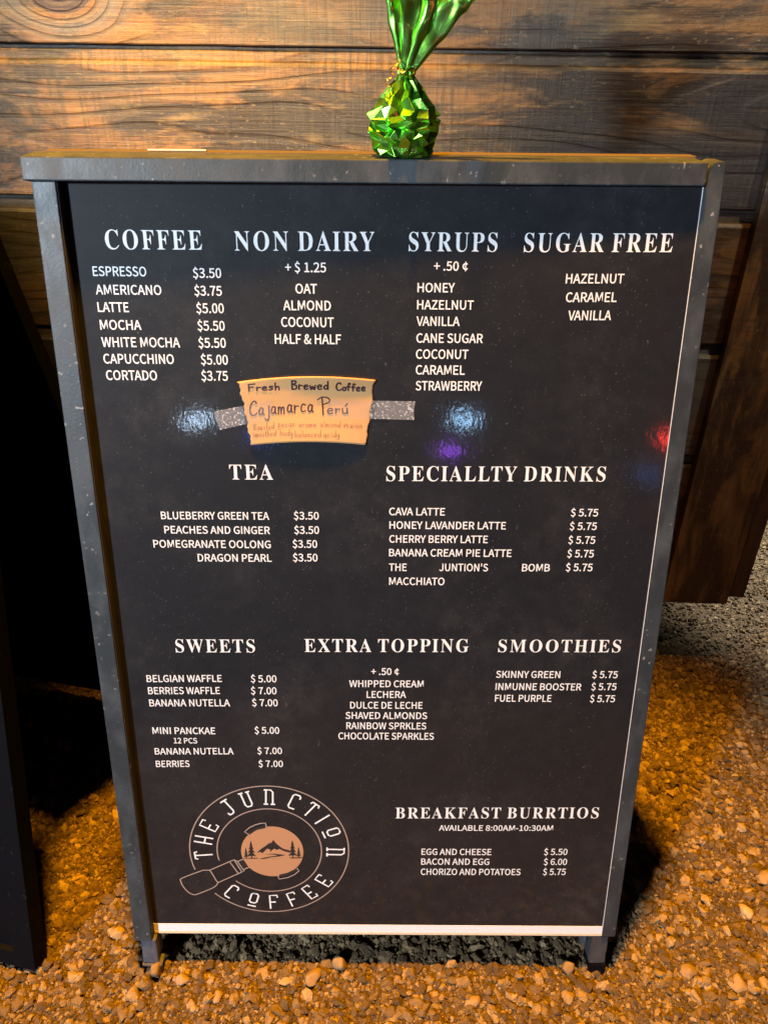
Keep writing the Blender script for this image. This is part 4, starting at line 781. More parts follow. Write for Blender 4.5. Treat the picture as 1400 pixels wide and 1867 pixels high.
'U':(778,'598 53 546 14 477 -9 392 -17 304 -10 234 12 183 47 147 98 126 164 119 245 119 599 116 630 110 654 98 672 81 684 56 692 26 696 26 716 377 716 377 696 355 693 335 690 319 685 306 679 296 669 290 657 286 641 283 622 282 599 282 221 286 163 298 116 319 79 348 53 386 37 434 32 539 56 602 130 623 251 623 598 620 629 613 654 602 671 583 683 555 691 522 696 522 716 746 716 746 695 719 690 697 681 682 668 672 650 666 627 664 598 664 287 657 188 635 110','16 18 17 16 19 18 45 47 46 45 48 47 16 20 19 15 20 16 44 48 45 44 49 48 15 21 20 14 21 15 43 49 44 43 50 49 14 22 21 14 23 22 13 23 14 42 50 43 42 51 50 13 24 23 12 24 13 41 51 42 12 25 24 41 52 51 12 26 25 11 26 12 40 52 41 40 53 52 11 27 26 10 27 11 39 53 40 39 54 53 10 28 27 9 28 10 9 29 28 38 54 39 38 55 54 38 56 55 37 56 38 8 29 9 8 30 29 37 57 56 7 30 8 7 31 30 36 57 37 7 32 31 36 0 57 6 32 7 6 33 32 35 0 36 35 1 0 6 34 33 5 34 6 5 35 34 5 1 35 5 2 1 4 2 5 4 3 2'),
'V':(676,'361 -17 337 -17 73 603 61 627 50 648 38 666 23 680 3 690 -19 695 -19 716 330 716 330 696 303 695 279 691 261 686 248 676 240 664 238 647 239 634 244 617 252 596 409 218 552 595 558 614 562 631 563 646 561 663 553 676 541 685 524 691 501 694 475 696 475 716 695 716 695 696 677 694 659 688 643 678 629 662 615 638 601 606','8 10 9 8 11 10 31 33 32 31 34 33 8 12 11 30 34 31 30 35 34 7 12 8 7 13 12 29 35 30 29 36 35 7 14 13 28 36 29 6 14 7 28 37 36 6 15 14 27 37 28 5 15 6 27 38 37 5 16 15 26 38 27 4 16 5 4 17 16 25 38 26 25 39 38 3 17 4 3 18 17 24 39 25 24 40 39 3 19 18 23 40 24 2 19 3 2 20 19 22 40 23 22 0 40 1 20 2 1 21 20 21 0 22 1 0 21'),
'W':(966,'298 -14 272 -14 54 622 45 644 36 663 26 677 14 687 -3 693 -21 696 -21 716 282 716 282 696 264 694 248 691 235 685 226 676 220 664 219 648 220 631 224 611 231 588 352 233 479 557 455 631 446 654 436 670 424 681 409 688 388 693 365 696 365 716 691 716 691 696 652 691 626 676 618 651 619 640 622 626 627 609 749 253 857 583 864 606 868 626 870 642 868 659 862 673 852 683 837 689 818 694 798 696 798 716 983 716 983 695 966 690 949 681 937 667 926 650 916 627 905 601 702 -14 678 -14 499 497','8 10 9 8 11 10 29 31 30 29 32 31 49 51 50 49 52 51 8 12 11 48 52 49 29 33 32 28 33 29 7 12 8 48 53 52 7 13 12 47 53 48 6 13 7 27 33 28 27 34 33 6 14 13 47 54 53 46 54 47 26 34 27 5 14 6 5 15 14 45 54 46 25 34 26 45 55 54 4 15 5 25 35 34 4 16 15 44 55 45 24 35 25 44 56 55 4 17 16 3 17 4 43 56 44 23 35 24 23 36 35 43 57 56 3 18 17 2 18 3 42 57 43 23 37 36 2 19 18 22 37 23 42 58 57 22 38 37 41 58 42 1 19 2 1 20 19 22 39 38 40 58 41 40 59 58 1 21 20 39 59 40 21 61 22 61 39 22 21 0 61 60 39 61 60 59 39 1 0 21'),
'X':(744,'272 3 21 3 21 25 64 33 106 60 145 103 309 329 126 612 108 637 92 657 77 674 61 686 44 693 26 696 25 696 25 716 382 716 382 696 362 696 327 692 305 678 297 656 299 644 306 629 316 612 418 452 511 588 526 614 536 635 539 654 530 677 504 691 466 696 466 716 721 716 721 696 718 696 688 693 660 685 634 670 610 650 586 624 561 592 440 418 650 89 663 70 676 54 687 41 699 32 713 26 729 25 730 25 730 3 380 3 380 25 384 25 426 29 453 42 461 64 459 82 450 102 437 127 331 294 215 129 203 109 196 90 193 71 203 45 230 30 272 25','14 16 15 14 17 16 32 34 33 32 36 34 36 35 34 13 17 14 12 18 13 18 17 13 12 19 18 32 37 36 31 37 32 11 19 12 31 38 37 11 20 19 30 38 31 10 20 11 30 39 38 10 21 20 29 39 30 9 21 10 29 40 39 8 21 9 8 22 21 28 40 29 28 41 40 8 23 22 7 23 8 27 41 28 7 24 23 27 42 41 26 42 27 6 24 7 6 25 24 26 43 42 25 43 26 6 43 25 6 44 43 5 62 6 62 44 6 5 63 62 61 44 62 5 64 63 60 44 61 5 65 64 4 65 5 59 44 60 4 66 65 59 45 44 58 45 59 4 67 66 58 46 45 57 46 58 3 67 4 57 47 46 3 68 67 56 47 57 56 48 47 2 68 3 56 49 48 2 69 68 55 49 56 55 50 49 1 69 2 1 0 69 53 55 54 53 50 55 53 51 50 53 52 51'),
'Y':(673,'515 3 163 3 163 25 194 28 219 36 237 48 248 66 254 93 257 127 257 283 76 613 57 644 40 667 24 681 17 685 9 688 2 690 -5 692 -13 694 -18 695 -18 716 324 716 324 695 309 695 291 694 275 691 262 685 252 678 245 669 243 658 245 646 249 633 256 617 392 350 529 577 543 602 551 625 554 644 544 673 516 689 471 695 469 695 469 716 691 716 691 694 675 691 659 684 644 673 630 659 616 641 602 620 420 322 420 127 423 93 429 66 440 48 458 36 484 28 515 25','19 21 20 19 23 21 23 22 21 41 43 42 41 40 43 40 44 43 19 24 23 39 44 40 18 24 19 39 45 44 17 24 18 17 25 24 16 25 17 39 46 45 16 26 25 15 26 16 38 46 39 14 26 15 14 27 26 13 27 14 38 47 46 12 27 13 12 28 27 38 48 47 37 48 38 12 29 28 11 29 12 37 49 48 11 30 29 11 31 30 36 49 37 10 31 11 36 50 49 10 32 31 35 50 36 35 51 50 10 33 32 9 33 10 34 51 35 33 51 34 9 51 33 9 52 51 8 52 9 7 52 8 7 53 52 7 54 53 6 54 7 6 55 54 5 55 6 4 55 5 4 56 55 3 56 4 3 57 56 2 57 3 2 58 57 1 58 2 1 0 58'),
'Z':(698,'640 3 35 3 35 16 441 682 338 682 294 680 256 675 222 667 193 653 168 635 146 611 127 582 109 545 94 503 73 503 93 716 639 716 639 701 237 43 378 43 447 48 505 65 554 94 593 135 623 190 645 256 666 256','14 10 15 10 9 15 9 8 15 8 7 15 7 6 15 6 5 15 5 16 15 5 17 16 5 4 17 4 3 17 3 18 17 2 18 3 14 11 10 14 12 11 14 13 12 24 26 25 24 0 26 23 0 24 22 0 23 21 0 22 20 0 21 19 0 20 2 19 18 2 0 19 1 0 2'),
}
TEXT_LINES = [
    ('serif', 'COFFEE', -306.7, -199.1, 1031.8, 1031.8, 20.4),
    ('serif', 'NON DAIRY', -162.7, -5.7, 1031.2, 1031.6, 20.5),
    ('serif', 'SYRUPS', 32.9, 133.0, 1032.0, 1031.9, 20.1),
    ('serif', 'SUGAR FREE', 163.1, 331.7, 1031.9, 1032.7, 20.1),
    ('sans', 'ESPRESSO', -324.5, -264.1, 1003.0, 1002.9, 10.2),
    ('sans', '$3.50', -211.7, -179.6, 1001.7, 1001.7, 10.3),
    ('sans', 'AMERICANO', -323.6, -248.9, 982.8, 982.7, 10.4),
    ('sans', '$3.75', -211.6, -180.2, 982.3, 982.2, 10.4),
    ('sans', 'LATTE', -323.6, -288.0, 963.4, 963.3, 10.6),
    ('sans', '$5.00', -210.8, -179.1, 962.7, 962.7, 10.6),
    ('sans', 'MOCHA', -323.2, -275.7, 943.4, 943.3, 10.7),
    ('sans', '$5.50', -210.9, -179.4, 943.0, 942.9, 10.7),
    ('sans', 'WHITE MOCHA', -323.7, -232.7, 923.6, 923.4, 10.9),
    ('sans', '$5.50', -211.3, -179.3, 923.3, 923.3, 10.9),
    ('sans', 'CAPUCCHINO', -323.8, -241.4, 904.3, 904.1, 11.0),
    ('sans', '$5.00', -209.9, -178.1, 903.7, 903.6, 11.1),
    ('sans', 'CORTADO', -322.9, -262.9, 884.9, 884.7, 11.2),
    ('sans', '$3.75', -210.7, -179.3, 884.6, 884.5, 11.2),
    ('sans', '+ $ 1.25', -107.0, -60.6, 1008.6, 1008.6, 10.2),
    ('sans', 'OAT', -96.1, -71.4, 985.2, 985.1, 10.4),
    ('sans', 'ALMOND', -110.8, -55.8, 966.5, 966.4, 10.6),
    ('sans', 'COCONUT', -113.8, -52.8, 947.7, 947.5, 10.7),
    ('sans', 'HALF & HALF', -121.9, -44.6, 928.2, 928.0, 10.9),
    ('sans', '+ .50 ¢', 61.9, 100.7, 1011.2, 1011.2, 9.8),
    ('sans', 'HONEY', 43.7, 86.6, 987.4, 987.4, 10.0),
    ('sans', 'HAZELNUT', 43.7, 109.1, 968.3, 968.2, 10.1),
    ('sans', 'VANILLA', 43.3, 93.8, 949.7, 949.6, 10.3),
    ('sans', 'CANE SUGAR', 43.6, 121.8, 930.3, 930.1, 10.4),
    ('sans', 'COCONUT', 43.5, 105.5, 911.6, 911.5, 10.6),
    ('sans', 'CARAMEL', 43.7, 102.1, 893.0, 892.8, 10.7),
    ('sans', 'STRAWBERRY', 43.9, 123.5, 874.0, 873.8, 10.9),
    ('sans', 'HAZELNUT', 213.6, 280.4, 998.1, 998.6, 10.2),
    ('sans', 'CARAMEL', 215.4, 274.4, 977.4, 977.8, 10.4),
    ('sans', 'VANILLA', 219.8, 270.3, 956.9, 957.3, 10.6),
    ('serif', 'TEA', -184.6, -130.9, 761.4, 761.2, 19.2),
    ('sans', 'BLUEBERRY GREEN TEA', -274.3, -138.1, 708.8, 708.1, 9.9),
    ('sans', '$3.50', -107.0, -75.4, 708.6, 708.4, 9.9),
    ('sans', 'PEACHES AND GINGER', -271.8, -137.9, 689.4, 688.6, 10.0),
    ('sans', '$3.50', -107.1, -75.4, 689.1, 689.0, 10.1),
    ('sans', 'POMEGRANATE OOLONG', -287.5, -137.8, 670.0, 669.1, 10.2),
    ('sans', '$3.50', -109.8, -78.3, 669.9, 669.7, 10.2),
    ('sans', 'DRAGON PEARL', -232.3, -137.4, 650.6, 650.1, 10.3),
    ('sans', '$3.50', -110.0, -78.2, 650.8, 650.6, 10.3),
    ('serif', 'SPECIALLTY DRINKS', 9.8, 284.0, 759.7, 759.6, 19.3),
    ('sans', 'CAVA LATTE', 13.7, 84.5, 714.5, 714.1, 9.8),
    ('sans', '$ 5.75', 244.8, 279.8, 713.3, 713.1, 9.8),
    ('sans', 'HONEY LAVANDER LATTE', 14.2, 163.1, 696.0, 695.2, 9.9),
    ('sans', '$ 5.75', 245.0, 279.9, 694.7, 694.6, 9.9),
    ('sans', 'CHERRY BERRY LATTE', 14.2, 140.9, 677.0, 676.3, 10.0),
    ('sans', '$ 5.75', 244.9, 279.8, 675.7, 675.5, 10.0),
    ('sans', 'BANANA CREAM PIE LATTE', 14.1, 172.7, 657.9, 657.0, 10.1),
    ('sans', '$ 5.75', 245.2, 279.9, 656.5, 656.3, 10.2),
    ('sans', 'THE', 14.2, 37.2, 637.2, 637.0, 10.3),
    ('sans', '$ 5.75', 245.1, 280.1, 637.0, 636.8, 10.3),
    ('sans', "JUNTION'S", 79.7, 143.3, 637.0, 636.6, 10.3),
    ('sans', 'BOMB', 187.7, 224.2, 636.6, 636.4, 10.3),
    ('sans', 'MACCHIATO', 14.6, 87.2, 617.2, 616.7, 10.4),
    ('serif', 'SWEETS', -271.8, -165.4, 517.0, 516.6, 19.7),
    ('serif', 'EXTRA TOPPING', -98.8, 123.2, 517.2, 516.4, 19.8),
    ('serif', 'SMOOTHIES', 163.5, 330.3, 516.4, 515.7, 19.0),
    ('sans', 'BELGIAN WAFFLE', -315.4, -213.1, 470.9, 470.9, 10.6),
    ('sans', '$ 5.00', -173.5, -138.4, 470.3, 470.0, 10.7),
    ('sans', 'BERRIES WAFFLE', -315.2, -216.9, 451.7, 451.6, 10.8),
    ('sans', '$ 7.00', -174.4, -139.1, 451.2, 450.9, 10.8),
    ('sans', 'BANANA NUTELLA', -315.4, -204.2, 432.0, 431.8, 10.9),
    ('sans', '$ 7.00', -173.7, -138.2, 432.0, 431.6, 10.9),
    ('sans', 'MINI PANCKAE', -315.3, -227.7, 386.7, 385.9, 10.8),
    ('sans', '$ 5.00', -172.5, -137.9, 386.5, 386.2, 10.8),
    ('sans', 'BANANA NUTELLA', -315.4, -204.0, 352.1, 351.9, 10.5),
    ('sans', '$ 7.00', -170.4, -135.3, 352.2, 351.9, 10.6),
    ('sans', 'BERRIES', -315.8, -267.9, 330.4, 330.6, 10.7),
    ('sans', '$ 7.00', -169.7, -134.8, 330.0, 329.7, 10.7),
    ('sans', '12 PCS', -287.0, -254.1, 370.8, 370.5, 8.9),
    ('sans', '+ .50 ¢', -8.7, 29.4, 481.4, 481.1, 10.4),
    ('sans', 'WHIPPED CREAM', -39.0, 63.4, 462.3, 461.4, 10.5),
    ('sans', 'LECHERA', -15.0, 39.6, 444.8, 444.4, 10.6),
    ('sans', 'DULCE DE LECHE', -37.9, 62.9, 427.6, 426.7, 10.7),
    ('sans', 'SHAVED ALMONDS', -44.6, 69.8, 410.7, 409.7, 10.8),
    ('sans', 'RAINBOW SPRKLES', -43.5, 68.9, 393.7, 392.6, 10.9),
    ('sans', 'CHOCOLATE SPARKLES', -55.0, 80.2, 376.6, 375.3, 11.1),
    ('sans', 'SKINNY GREEN', 162.8, 251.3, 476.4, 475.6, 10.6),
    ('sans', '$ 5.75', 295.8, 331.0, 475.6, 475.3, 10.6),
    ('sans', 'INMUNNE BOOSTER', 163.2, 282.4, 456.9, 455.8, 10.7),
    ('sans', '$ 5.75', 296.2, 331.3, 456.3, 456.0, 10.7),
    ('sans', 'FUEL PURPLE', 163.4, 242.3, 438.1, 437.4, 10.8),
    ('sans', '$ 5.75', 296.3, 331.4, 436.9, 436.6, 10.9),
    ('serif', 'BREAKFAST BURRTIOS', 27.4, 328.7, 236.9, 235.1, 19.6),
    ('sans', 'AVAILABLE 8:00AM-10:30AM', 92.3, 262.8, 213.8, 212.3, 9.9),
    ('sans', 'EGG AND CHEESE', 67.4, 173.0, 168.5, 167.1, 11.5),
    ('sans', '$ 5.50', 252.9, 288.4, 166.8, 166.4, 11.5),
    ('sans', 'BACON AND EGG', 67.3, 170.9, 149.6, 148.3, 11.6),
    ('sans', '$ 6.00', 253.9, 289.5, 147.6, 147.1, 11.7),
    ('sans', 'CHORIZO AND POTATOES', 67.2, 219.9, 129.9, 127.9, 11.8),
    ('sans', '$ 5.75', 254.3, 289.3, 128.1, 127.7, 11.8),
]
_cache = {}


def glyph(font, ch):
    k = (font, ch)
    if k not in _cache:
        a, v, t = GLYPHS[font][ch]
        v = list(map(int, v.split()))
        t = list(map(int, t.split()))
        _cache[k] = (a, [(v[i], v[i + 1]) for i in range(0, len(v), 2)], [(t[i], t[i + 1], t[i + 2]) for i in range(0, len(t), 3)])
    return _cache[k]


def text_line(font, txt, x0, x1, y0, y1, cap):
    """letters set between two measured baseline ends (mm on the board), cap height in mm"""
    sq = 0.87 if font == 'serif' else 1.0
    V, Fc = [], []
    x = 0.0
    kern = {'AV': -40, 'VA': -40, 'LT': -45, 'AT': -35, 'TT': 0, 'TO': -10, 'AI': 0, 'RY': -20, 'EA': 0, 'LA': 0, 'TA': -40}
    prev = ''
    pts = []
    for ch in txt:
        a, v, t = glyph(font, ch)
        x += kern.get(prev + ch, 0)
        b = len(pts)
        cxm = a / 2
        for p in v:
            pts.append((x + cxm + (p[0] - cxm) * sq, p[1]))
        Fc += [(i + b, j + b, k + b) for i, j, k in t]
        x += a if not (font == 'serif' and ch == ' ') else 250
        prev = ch
    if font == 'serif' and ' ' in txt:
        pass
    lo = min(p[0] for p in pts)
    hi = max(p[0] for p in pts)
    caps = 718.0 if font == 'serif' else 700.0
    for px, py in pts:
        f = (px - lo) / (hi - lo)
        u = (x0 + (x1 - x0) * f) / 1000
        v = (y0 + (y1 - y0) * f + py / caps * cap) / 1000
        V.append(on_panel(u, v, 0.0003))
    me = mesh('lettering', V, Fc)
    return link('lettering', me, M_WHITE, panel)


GLYPHS['serif'][' '] = (250, '', '')
for ln in TEXT_LINES:
    o = text_line(*ln)
    if ln[0] == 'serif':
        o.name = 'heading'


# ---- ribbons (flat printed lines) ----
def smooth(pts, n=6, closed=False):
    if len(pts) < 3:
        return pts
    out = []
    P = list(pts)
    m = len(P)
    rngs = range(m) if closed else range(m - 1)
    for i in rngs:
        if closed:
            p0, p1, p2, p3 = P[i - 1], P[i], P[(i + 1) % m], P[(i + 2) % m]
        else:
            p0, p1, p2, p3 = P[max(i - 1, 0)], P[i], P[i + 1], P[min(i + 2, m - 1)]
        for k in range(n):
            t = k / n
            out.append(tuple(0.5 * ((2 * b) + (-a + c) * t + (2 * a - 5 * b + 4 * c - d) * t * t + (-a + 3 * b - 3 * c + d) * t ** 3) for a, b, c, d in zip(p0, p1, p2, p3)))
    if not closed:
        out.append(P[-1])
    return out


def ribbon(V, Fc, pts, w, place, lift, closed=False, caps=True):
    """pts in 2D, w width in the same units, place(x, y, lift) -> 3D"""
    m = len(pts)
    if m < 2:
        return
    base = len(V)
    if caps and not closed:
        d0 = Vector(pts[0]) - Vector(pts[1])
        d1 = Vector(pts[-1]) - Vector(pts[-2])
        if d0.length > 0 and d1.length > 0:
            pts = [tuple(Vector(pts[0]) + d0.normalized() * w * 0.4)] + list(pts) + [tuple(Vector(pts[-1]) + d1.normalized() * w * 0.4)]
            m += 2
    for i in range(m):
        a = Vector(pts[i - 1] if (i > 0 or closed) else pts[0])
        b = Vector(pts[(i + 1) % m] if (i < m - 1 or closed) else pts[-1])
        d = (b - a)
        if d.length == 0:
            d = Vector((1, 0))
        d.normalize()
        nn = Vector((-d.y, d.x)) * w / 2
        p = Vector(pts[i])
        V.append(place(p.x + nn.x, p.y + nn.y, lift))
        V.append(place(p.x - nn.x, p.y - nn.y, lift))
    for i in range(m if closed else m - 1):
        j = (i + 1) % m
        Fc.append((base + 2 * i + 1, base + 2 * j + 1, base + 2 * j, base + 2 * i))


# ---- the round logo: centre and radii in board millimetres ----
LCX, LCY, LR = -0.1610, 0.1775, 0.1188


def pl_board(x, y, lift):
    return on_panel(x, y, lift)


def arc_pts(r, a0, a1, n=96, cx=LCX, cy=LCY):
    return [(cx + r * math.cos(math.radians(a0 + (a1 - a0) * i / n)), cy + r * math.sin(math.radians(a0 + (a1 - a0) * i / n))) for i in range(n + 1)]


def logo_part(name, strokes, w, mat, lift, closedset=()):
    V, Fc = [], []
    for i, s in enumerate(strokes):
        ribbon(V, Fc, s, w, pl_board, lift + i * 0.00001, closed=i in closedset, caps=False)
    return link(name, mesh(name, V, Fc), mat, panel)


# outer ring broken by the handle at the lower left
logo_part('logo_ring', [arc_pts(LR, 197, -137, 140)], 0.0017, M_RING, 0.0003)
logo_part('logo_ring', [arc_pts(LR * 0.657, 193, -133, 120)], 0.0017, M_RING, 0.0003)


def from_zoom(zx, zy):     # drawn on a 1400 x 1244 sketch sheet of the logo, sheet -> board
    return LCX + (zx - 731) / 559 * LR, LCY - (zy - 577) / 447 * LR * 1.0


disc_c = from_zoom(751, 582)
V = [on_panel(disc_c[0], disc_c[1], 0.00034)]
for i in range(72):
    a = i / 72 * 2 * math.pi
    V.append(on_panel(disc_c[0] + 0.0466 * math.cos(a), disc_c[1] + 0.0472 * math.sin(a), 0.00034))
link('logo_disc', mesh('logo_disc', V, [(0, i + 1, (i + 1) % 72 + 1) for i in range(72)]), M_DISC, panel)


def zpoly(name, polys, mat, lift):
    V, Fc = [], []
    for k, pl in enumerate(polys):
        b = len(V)
        for p in pl:
            q = from_zoom(*p)
            V.append(on_panel(q[0], q[1], lift + k * 0.00001))
        Fc.append(tuple(range(b, b + len(pl))))
    return link(name, mesh(name, V, Fc), mat, panel)


mount = [[(640, 590), (672, 562), (700, 545), (730, 522), (748, 518), (763, 498), (778, 520), (800, 540), (830, 562), (872, 572), (880, 590), (840, 580), (800, 562), (785, 570), (768, 560), (748, 572), (735, 585), (738, 566), (715, 560), (700, 575), (680, 592), (665, 582)],
         [(700, 600), (760, 596), (845, 606), (800, 616), (740, 622), (690, 632), (870, 628), (650, 634), (720, 618), (790, 609), (760, 603)],
         [(540, 628), (650, 624), (640, 631), (540, 631)], [(870, 624), (968, 623), (968, 629), (880, 631)]]
for k_, m_ in enumerate(mount):
    zpoly(('logo_mountain', 'logo_river', 'logo_ground', 'logo_ground')[k_], [m_], M_DARKPRINT, 0.00042)


def tree(cx, top, bot, w):
    h = bot - top
    out = []
    for k in range(4):
        y0 = top + h * (k * 0.2)
        y1 = top + h * (k * 0.2 + 0.30)
        ww = w * (0.35 + 0.22 * k)
        out.append([(cx, y0), (cx - ww, y1), (cx - ww * 0.4, y1 - 3), (cx, y1 - 1), (cx + ww * 0.45, y1 - 4), (cx + ww, y1)])
    out.append([(cx - 3, top + h * 0.7), (cx + 3, top + h * 0.7), (cx + 4, bot), (cx - 4, bot)])
    return out


for tr_ in ((604, 502, 626, 32), (566, 552, 626, 20), (895, 500, 624, 32), (937, 548, 624, 20)):
    zpoly('logo_tree', tree(*tr_), M_DARKPRINT, 0.00046)
# portafilter handle and the two brackets
H = []
H.append(smooth([(300, 712), (262, 712), (240, 716), (100, 768), (86, 790), (100, 830), (130, 870), (165, 890), (200, 886), (318, 838), (352, 803)], 5))
H.append([(300, 712), (318, 742), (338, 785), (352, 803)])
H.append([(300, 712), (458, 645), (480, 638), (500, 650), (545, 718), (520, 730), (352, 803)])
H.append([(446, 652), (500, 735)])
H.append([(480, 640), (527, 726)])
H.append([(503, 650), (545, 632)])
H.append([(540, 708), (582, 692)])
H.append([(598, 462), (566, 440), (600, 412), (640, 393), (680, 382), (714, 380), (722, 418)])
H.append([(920, 700), (934, 722), (900, 748), (850, 770), (790, 780), (780, 750)])
Hs = [[from_zoom(*p) for p in s] for s in H]
for k_, s_ in enumerate(Hs):
    logo_part('logo_line', [s_], 0.0017, M_RING, 0.0005 + k_ * 0.00001)
for b_ in ([(584, 448), (640, 410), (708, 394), (714, 414), (650, 428), (600, 460)], [(912, 706), (922, 724), (850, 756), (796, 766), (792, 748), (850, 735)], [(512, 655), (548, 640), (575, 690), (545, 702)]):
    zpoly('logo_bracket', [b_], M_DARKPRINT, 0.00044)

# slab lettering round the ring, strokes in a box one unit high
SL = {
 'T': ([[(0.0, .88), (0.02, 1), (.5, 1), (.52, .88)], [(.26, 1), (.26, 0)], ], .52),
 'H': ([[(0, 1), (0, 0)], [(.42, 1), (.42, 0)], [(0, .42), (.42, .42)]], .42),
 'E': ([[(.45, .86), (.45, 1), (0, 1), (0, 0), (.45, 0), (.45, .14)], [(0, .45), (.3, .45)]], .45),
 'J': ([[(.12, 1), (.5, 1)], [(.36, 1), (.36, .15), (.3, .03), (.2, 0), (.02, 0), (0, .14)]], .5),
 'U': ([[(-.08, 1), (.12, 1)], [(.02, 1), (.02, .15), (.1, 0), (.34, 0), (.42, .15), (.42, 1)], [(.34, 1), (.52, 1)]], .44),
 'N': ([[(-.06, 0), (.12, 0)], [(.03, 0), (.03, 1), (.3, 1), (.42, .85), (.42, 0)], [(.34, 0), (.52, 0)], [(-.06, 1), (.1, 1)]], .46),
 'C': ([[(.45, .8), (.45, .9), (.36, 1), (.1, 1), (0, .9), (0, .1), (.1, 0), (.38, 0)], ], .45),
 'I': ([[(.05, 1), (.05, 0)]], .1),
 'O': ([[(.1, 1), (.34, 1), (.44, .9), (.44, .38), (.34, .28), (.1, .28), (0, .38), (0, .9), (.1, 1), (.2, 1)], [(0, .03), (.44, .03)]], .44),
 'F': ([[(.45, .86), (.45, 1), (0, 1), (0, 0)], [(0, .48), (.3, .48)]], .45),
}


def ring_letters(word, angles, top_out, hgt):
    rm = LR * (0.835)
    for ch, ang in zip(word, angles):
        st, wd = SL[ch]
        V, Fc = [], []
        a = math.radians(ang)
        rad = Vector((math.cos(a), math.sin(a)))
        upv = rad if top_out else -rad
        xv = Vector((upv.y, -upv.x))
        c = Vector((LCX, LCY)) + rad * rm

        def place(x, y, lift):
            p = c + xv * ((x - wd / 2) * hgt) + upv * ((y - 0.5) * hgt)
            return on_panel(p.x, p.y, lift)
        for k, s in enumerate(st):
            ribbon(V, Fc, s, 0.095, place, 0.0003 + k * 0.00002)
        link('lettering', mesh('lettering', V, Fc), M_WHITE, panel)


ring_letters('THEJUNCTION', [184, 167.5, 151, 125, 107, 87.5, 66, 50, 36, 19.8, -1.7], True, 0.0255)
ring_letters('COFFEE', [232, 253.3, 271.5, 288.9, 306, 324.3], False, 0.0255)

# ------------------------------------------------------------------ the handwritten note taped on the panel
NOTE_SHEET = [(-168.9, 883.1), (-3.9, 886.4), (-15.9, 806.6), (-156.6, 806.0)]


def sheet_to_board(zx, zy):
    """note sketch sheet (1400 wide) -> board metres, bilinear in the measured corners"""
    a, b, c, d = (182, 98), (1065, 78), (1000, 492), (268, 498)
    # inverse bilinear by a few newton steps
    s, t = 0.5, 0.5
    for _ in range(6):
        x = a[0] * (1 - s) * (1 - t) + b[0] * s * (1 - t) + c[0] * s * t + d[0] * (1 - s) * t
        y = a[1] * (1 - s) * (1 - t) + b[1] * s * (1 - t) + c[1] * s * t + d[1] * (1 - s) * t
        xs = (b[0] - a[0]) * (1 - t) + (c[0] - d[0]) * t
        xt = (d[0] - a[0]) * (1 - s) + (c[0] - b[0]) * s
        ys = (b[1] - a[1]) * (1 - t) + (c[1] - d[1]) * t
        yt = (d[1] - a[1]) * (1 - s) + (c[1] - b[1]) * s
        det = xs * yt - xt * ys
        ex_, ey_ = zx - x, zy - y
        s += (ex_ * yt - ey_ * xt) / det
        t += (xs * ey_ - ys * ex_) / det
    A, B, C_, D = NOTE_SHEET
    X = A[0] * (1 - s) * (1 - t) + B[0] * s * (1 - t) + C_[0] * s * t + D[0] * (1 - s) * t
    Y = A[1] * (1 - s) * (1 - t) + B[1] * s * (1 - t) + C_[1] * s * t + D[1] * (1 - s) * t
    return X / 1000, Y / 1000, s, t


def note_lift(s, t):
    s = min(max(s, 0), 1)
    c = 1 - (2 * s - 1) ** 2
    return 0.0014 + 0.0042 * c ** 0.8 * (0.35 + 0.65 * abs(t - 0.4) ** 1.0 * 1.7) + 0.002 * max(0, t - 0.55) + 0.003 * max(0, 0.12 - t) * s * 8


def note_pt(zx, zy, lift=0.0):
    x, y, s, t = sheet_to_board(zx, zy)
    l = note_lift(s, t)
    p = on_panel(x, y, 0)
    return Vector((p.x, p.y - l - lift, p.z))


g = G('kraft_sleeve_paper')
c = g.coord()
f = g.noise(g.coord(scale=(1, 1, 3)), 500, 3, 0.6)
f2 = g.noise(c, 30, 3, 0.5)
g.set('Base Color', g.mix(g.math('MULTIPLY', f2, 0.5), g.mix(f, (0.46, 0.24, 0.085), (0.56, 0.31, 0.11)), (0.52, 0.31, 0.15)))
g.set('Roughness', 0.8)
g.bump(f, 0.3, 0.0003)
M_KRAFT = g.m
nx, ny = 90, 36
V, Fc = [], []


def edge_top(x):
    t = (x - 182) / (1065 - 182)
    return 98 + (78 - 98) * t - 33 * (1 - (2 * t - 1) ** 2) * 0.98


def edge_bot(x):
    t = (x - 268) / (1000 - 268)
    return 498 + (492 - 498) * t - 25 * (1 - (2 * t - 1) ** 2)


for j in range(ny + 1):
    t = j / ny
    for i in range(nx + 1):
        s = i / nx
        wob = math.sin(t * 23) * 5 + math.sin(t * 61) * 3
        xl = 182 + (268 - 182) * t ** 0.8 + (wob + 4 if 0.02 < t < 0.98 else 0)
        xr = 1065 + (1000 - 1065) * t + (-14 * math.exp(-((t - 0.1) / 0.08) ** 2) + wob * 0.7 if 0.0 < t < 0.98 else 0)
        x = xl + (xr - xl) * s
        yt = edge_top(182 + (1065 - 182) * s)
        yb = edge_bot(268 + (1000 - 268) * s)
        V.append(note_pt(x, yt + (yb - yt) * t))
for j in range(ny):
    for i in range(nx):
        a = j * (nx + 1) + i
        Fc.append((a, a + nx + 1, a + nx + 2, a + 1))
note = thing('paper_note', 'curved kraft coffee sleeve note with handwriting taped to the menu board', 'note', frame_mw @ Matrix.Translation(on_panel(-0.09, 0.806)))
inv_note = Matrix.Translation(-on_panel(-0.09, 0.806))
me = mesh('paper', [inv_note @ v for v in V], Fc, True)
pn = link('paper', me, M_KRAFT, note)
sd = pn.modifiers.new('thickness', 'SOLIDIFY')
sd.thickness = 0.0007
sd.offset = -1

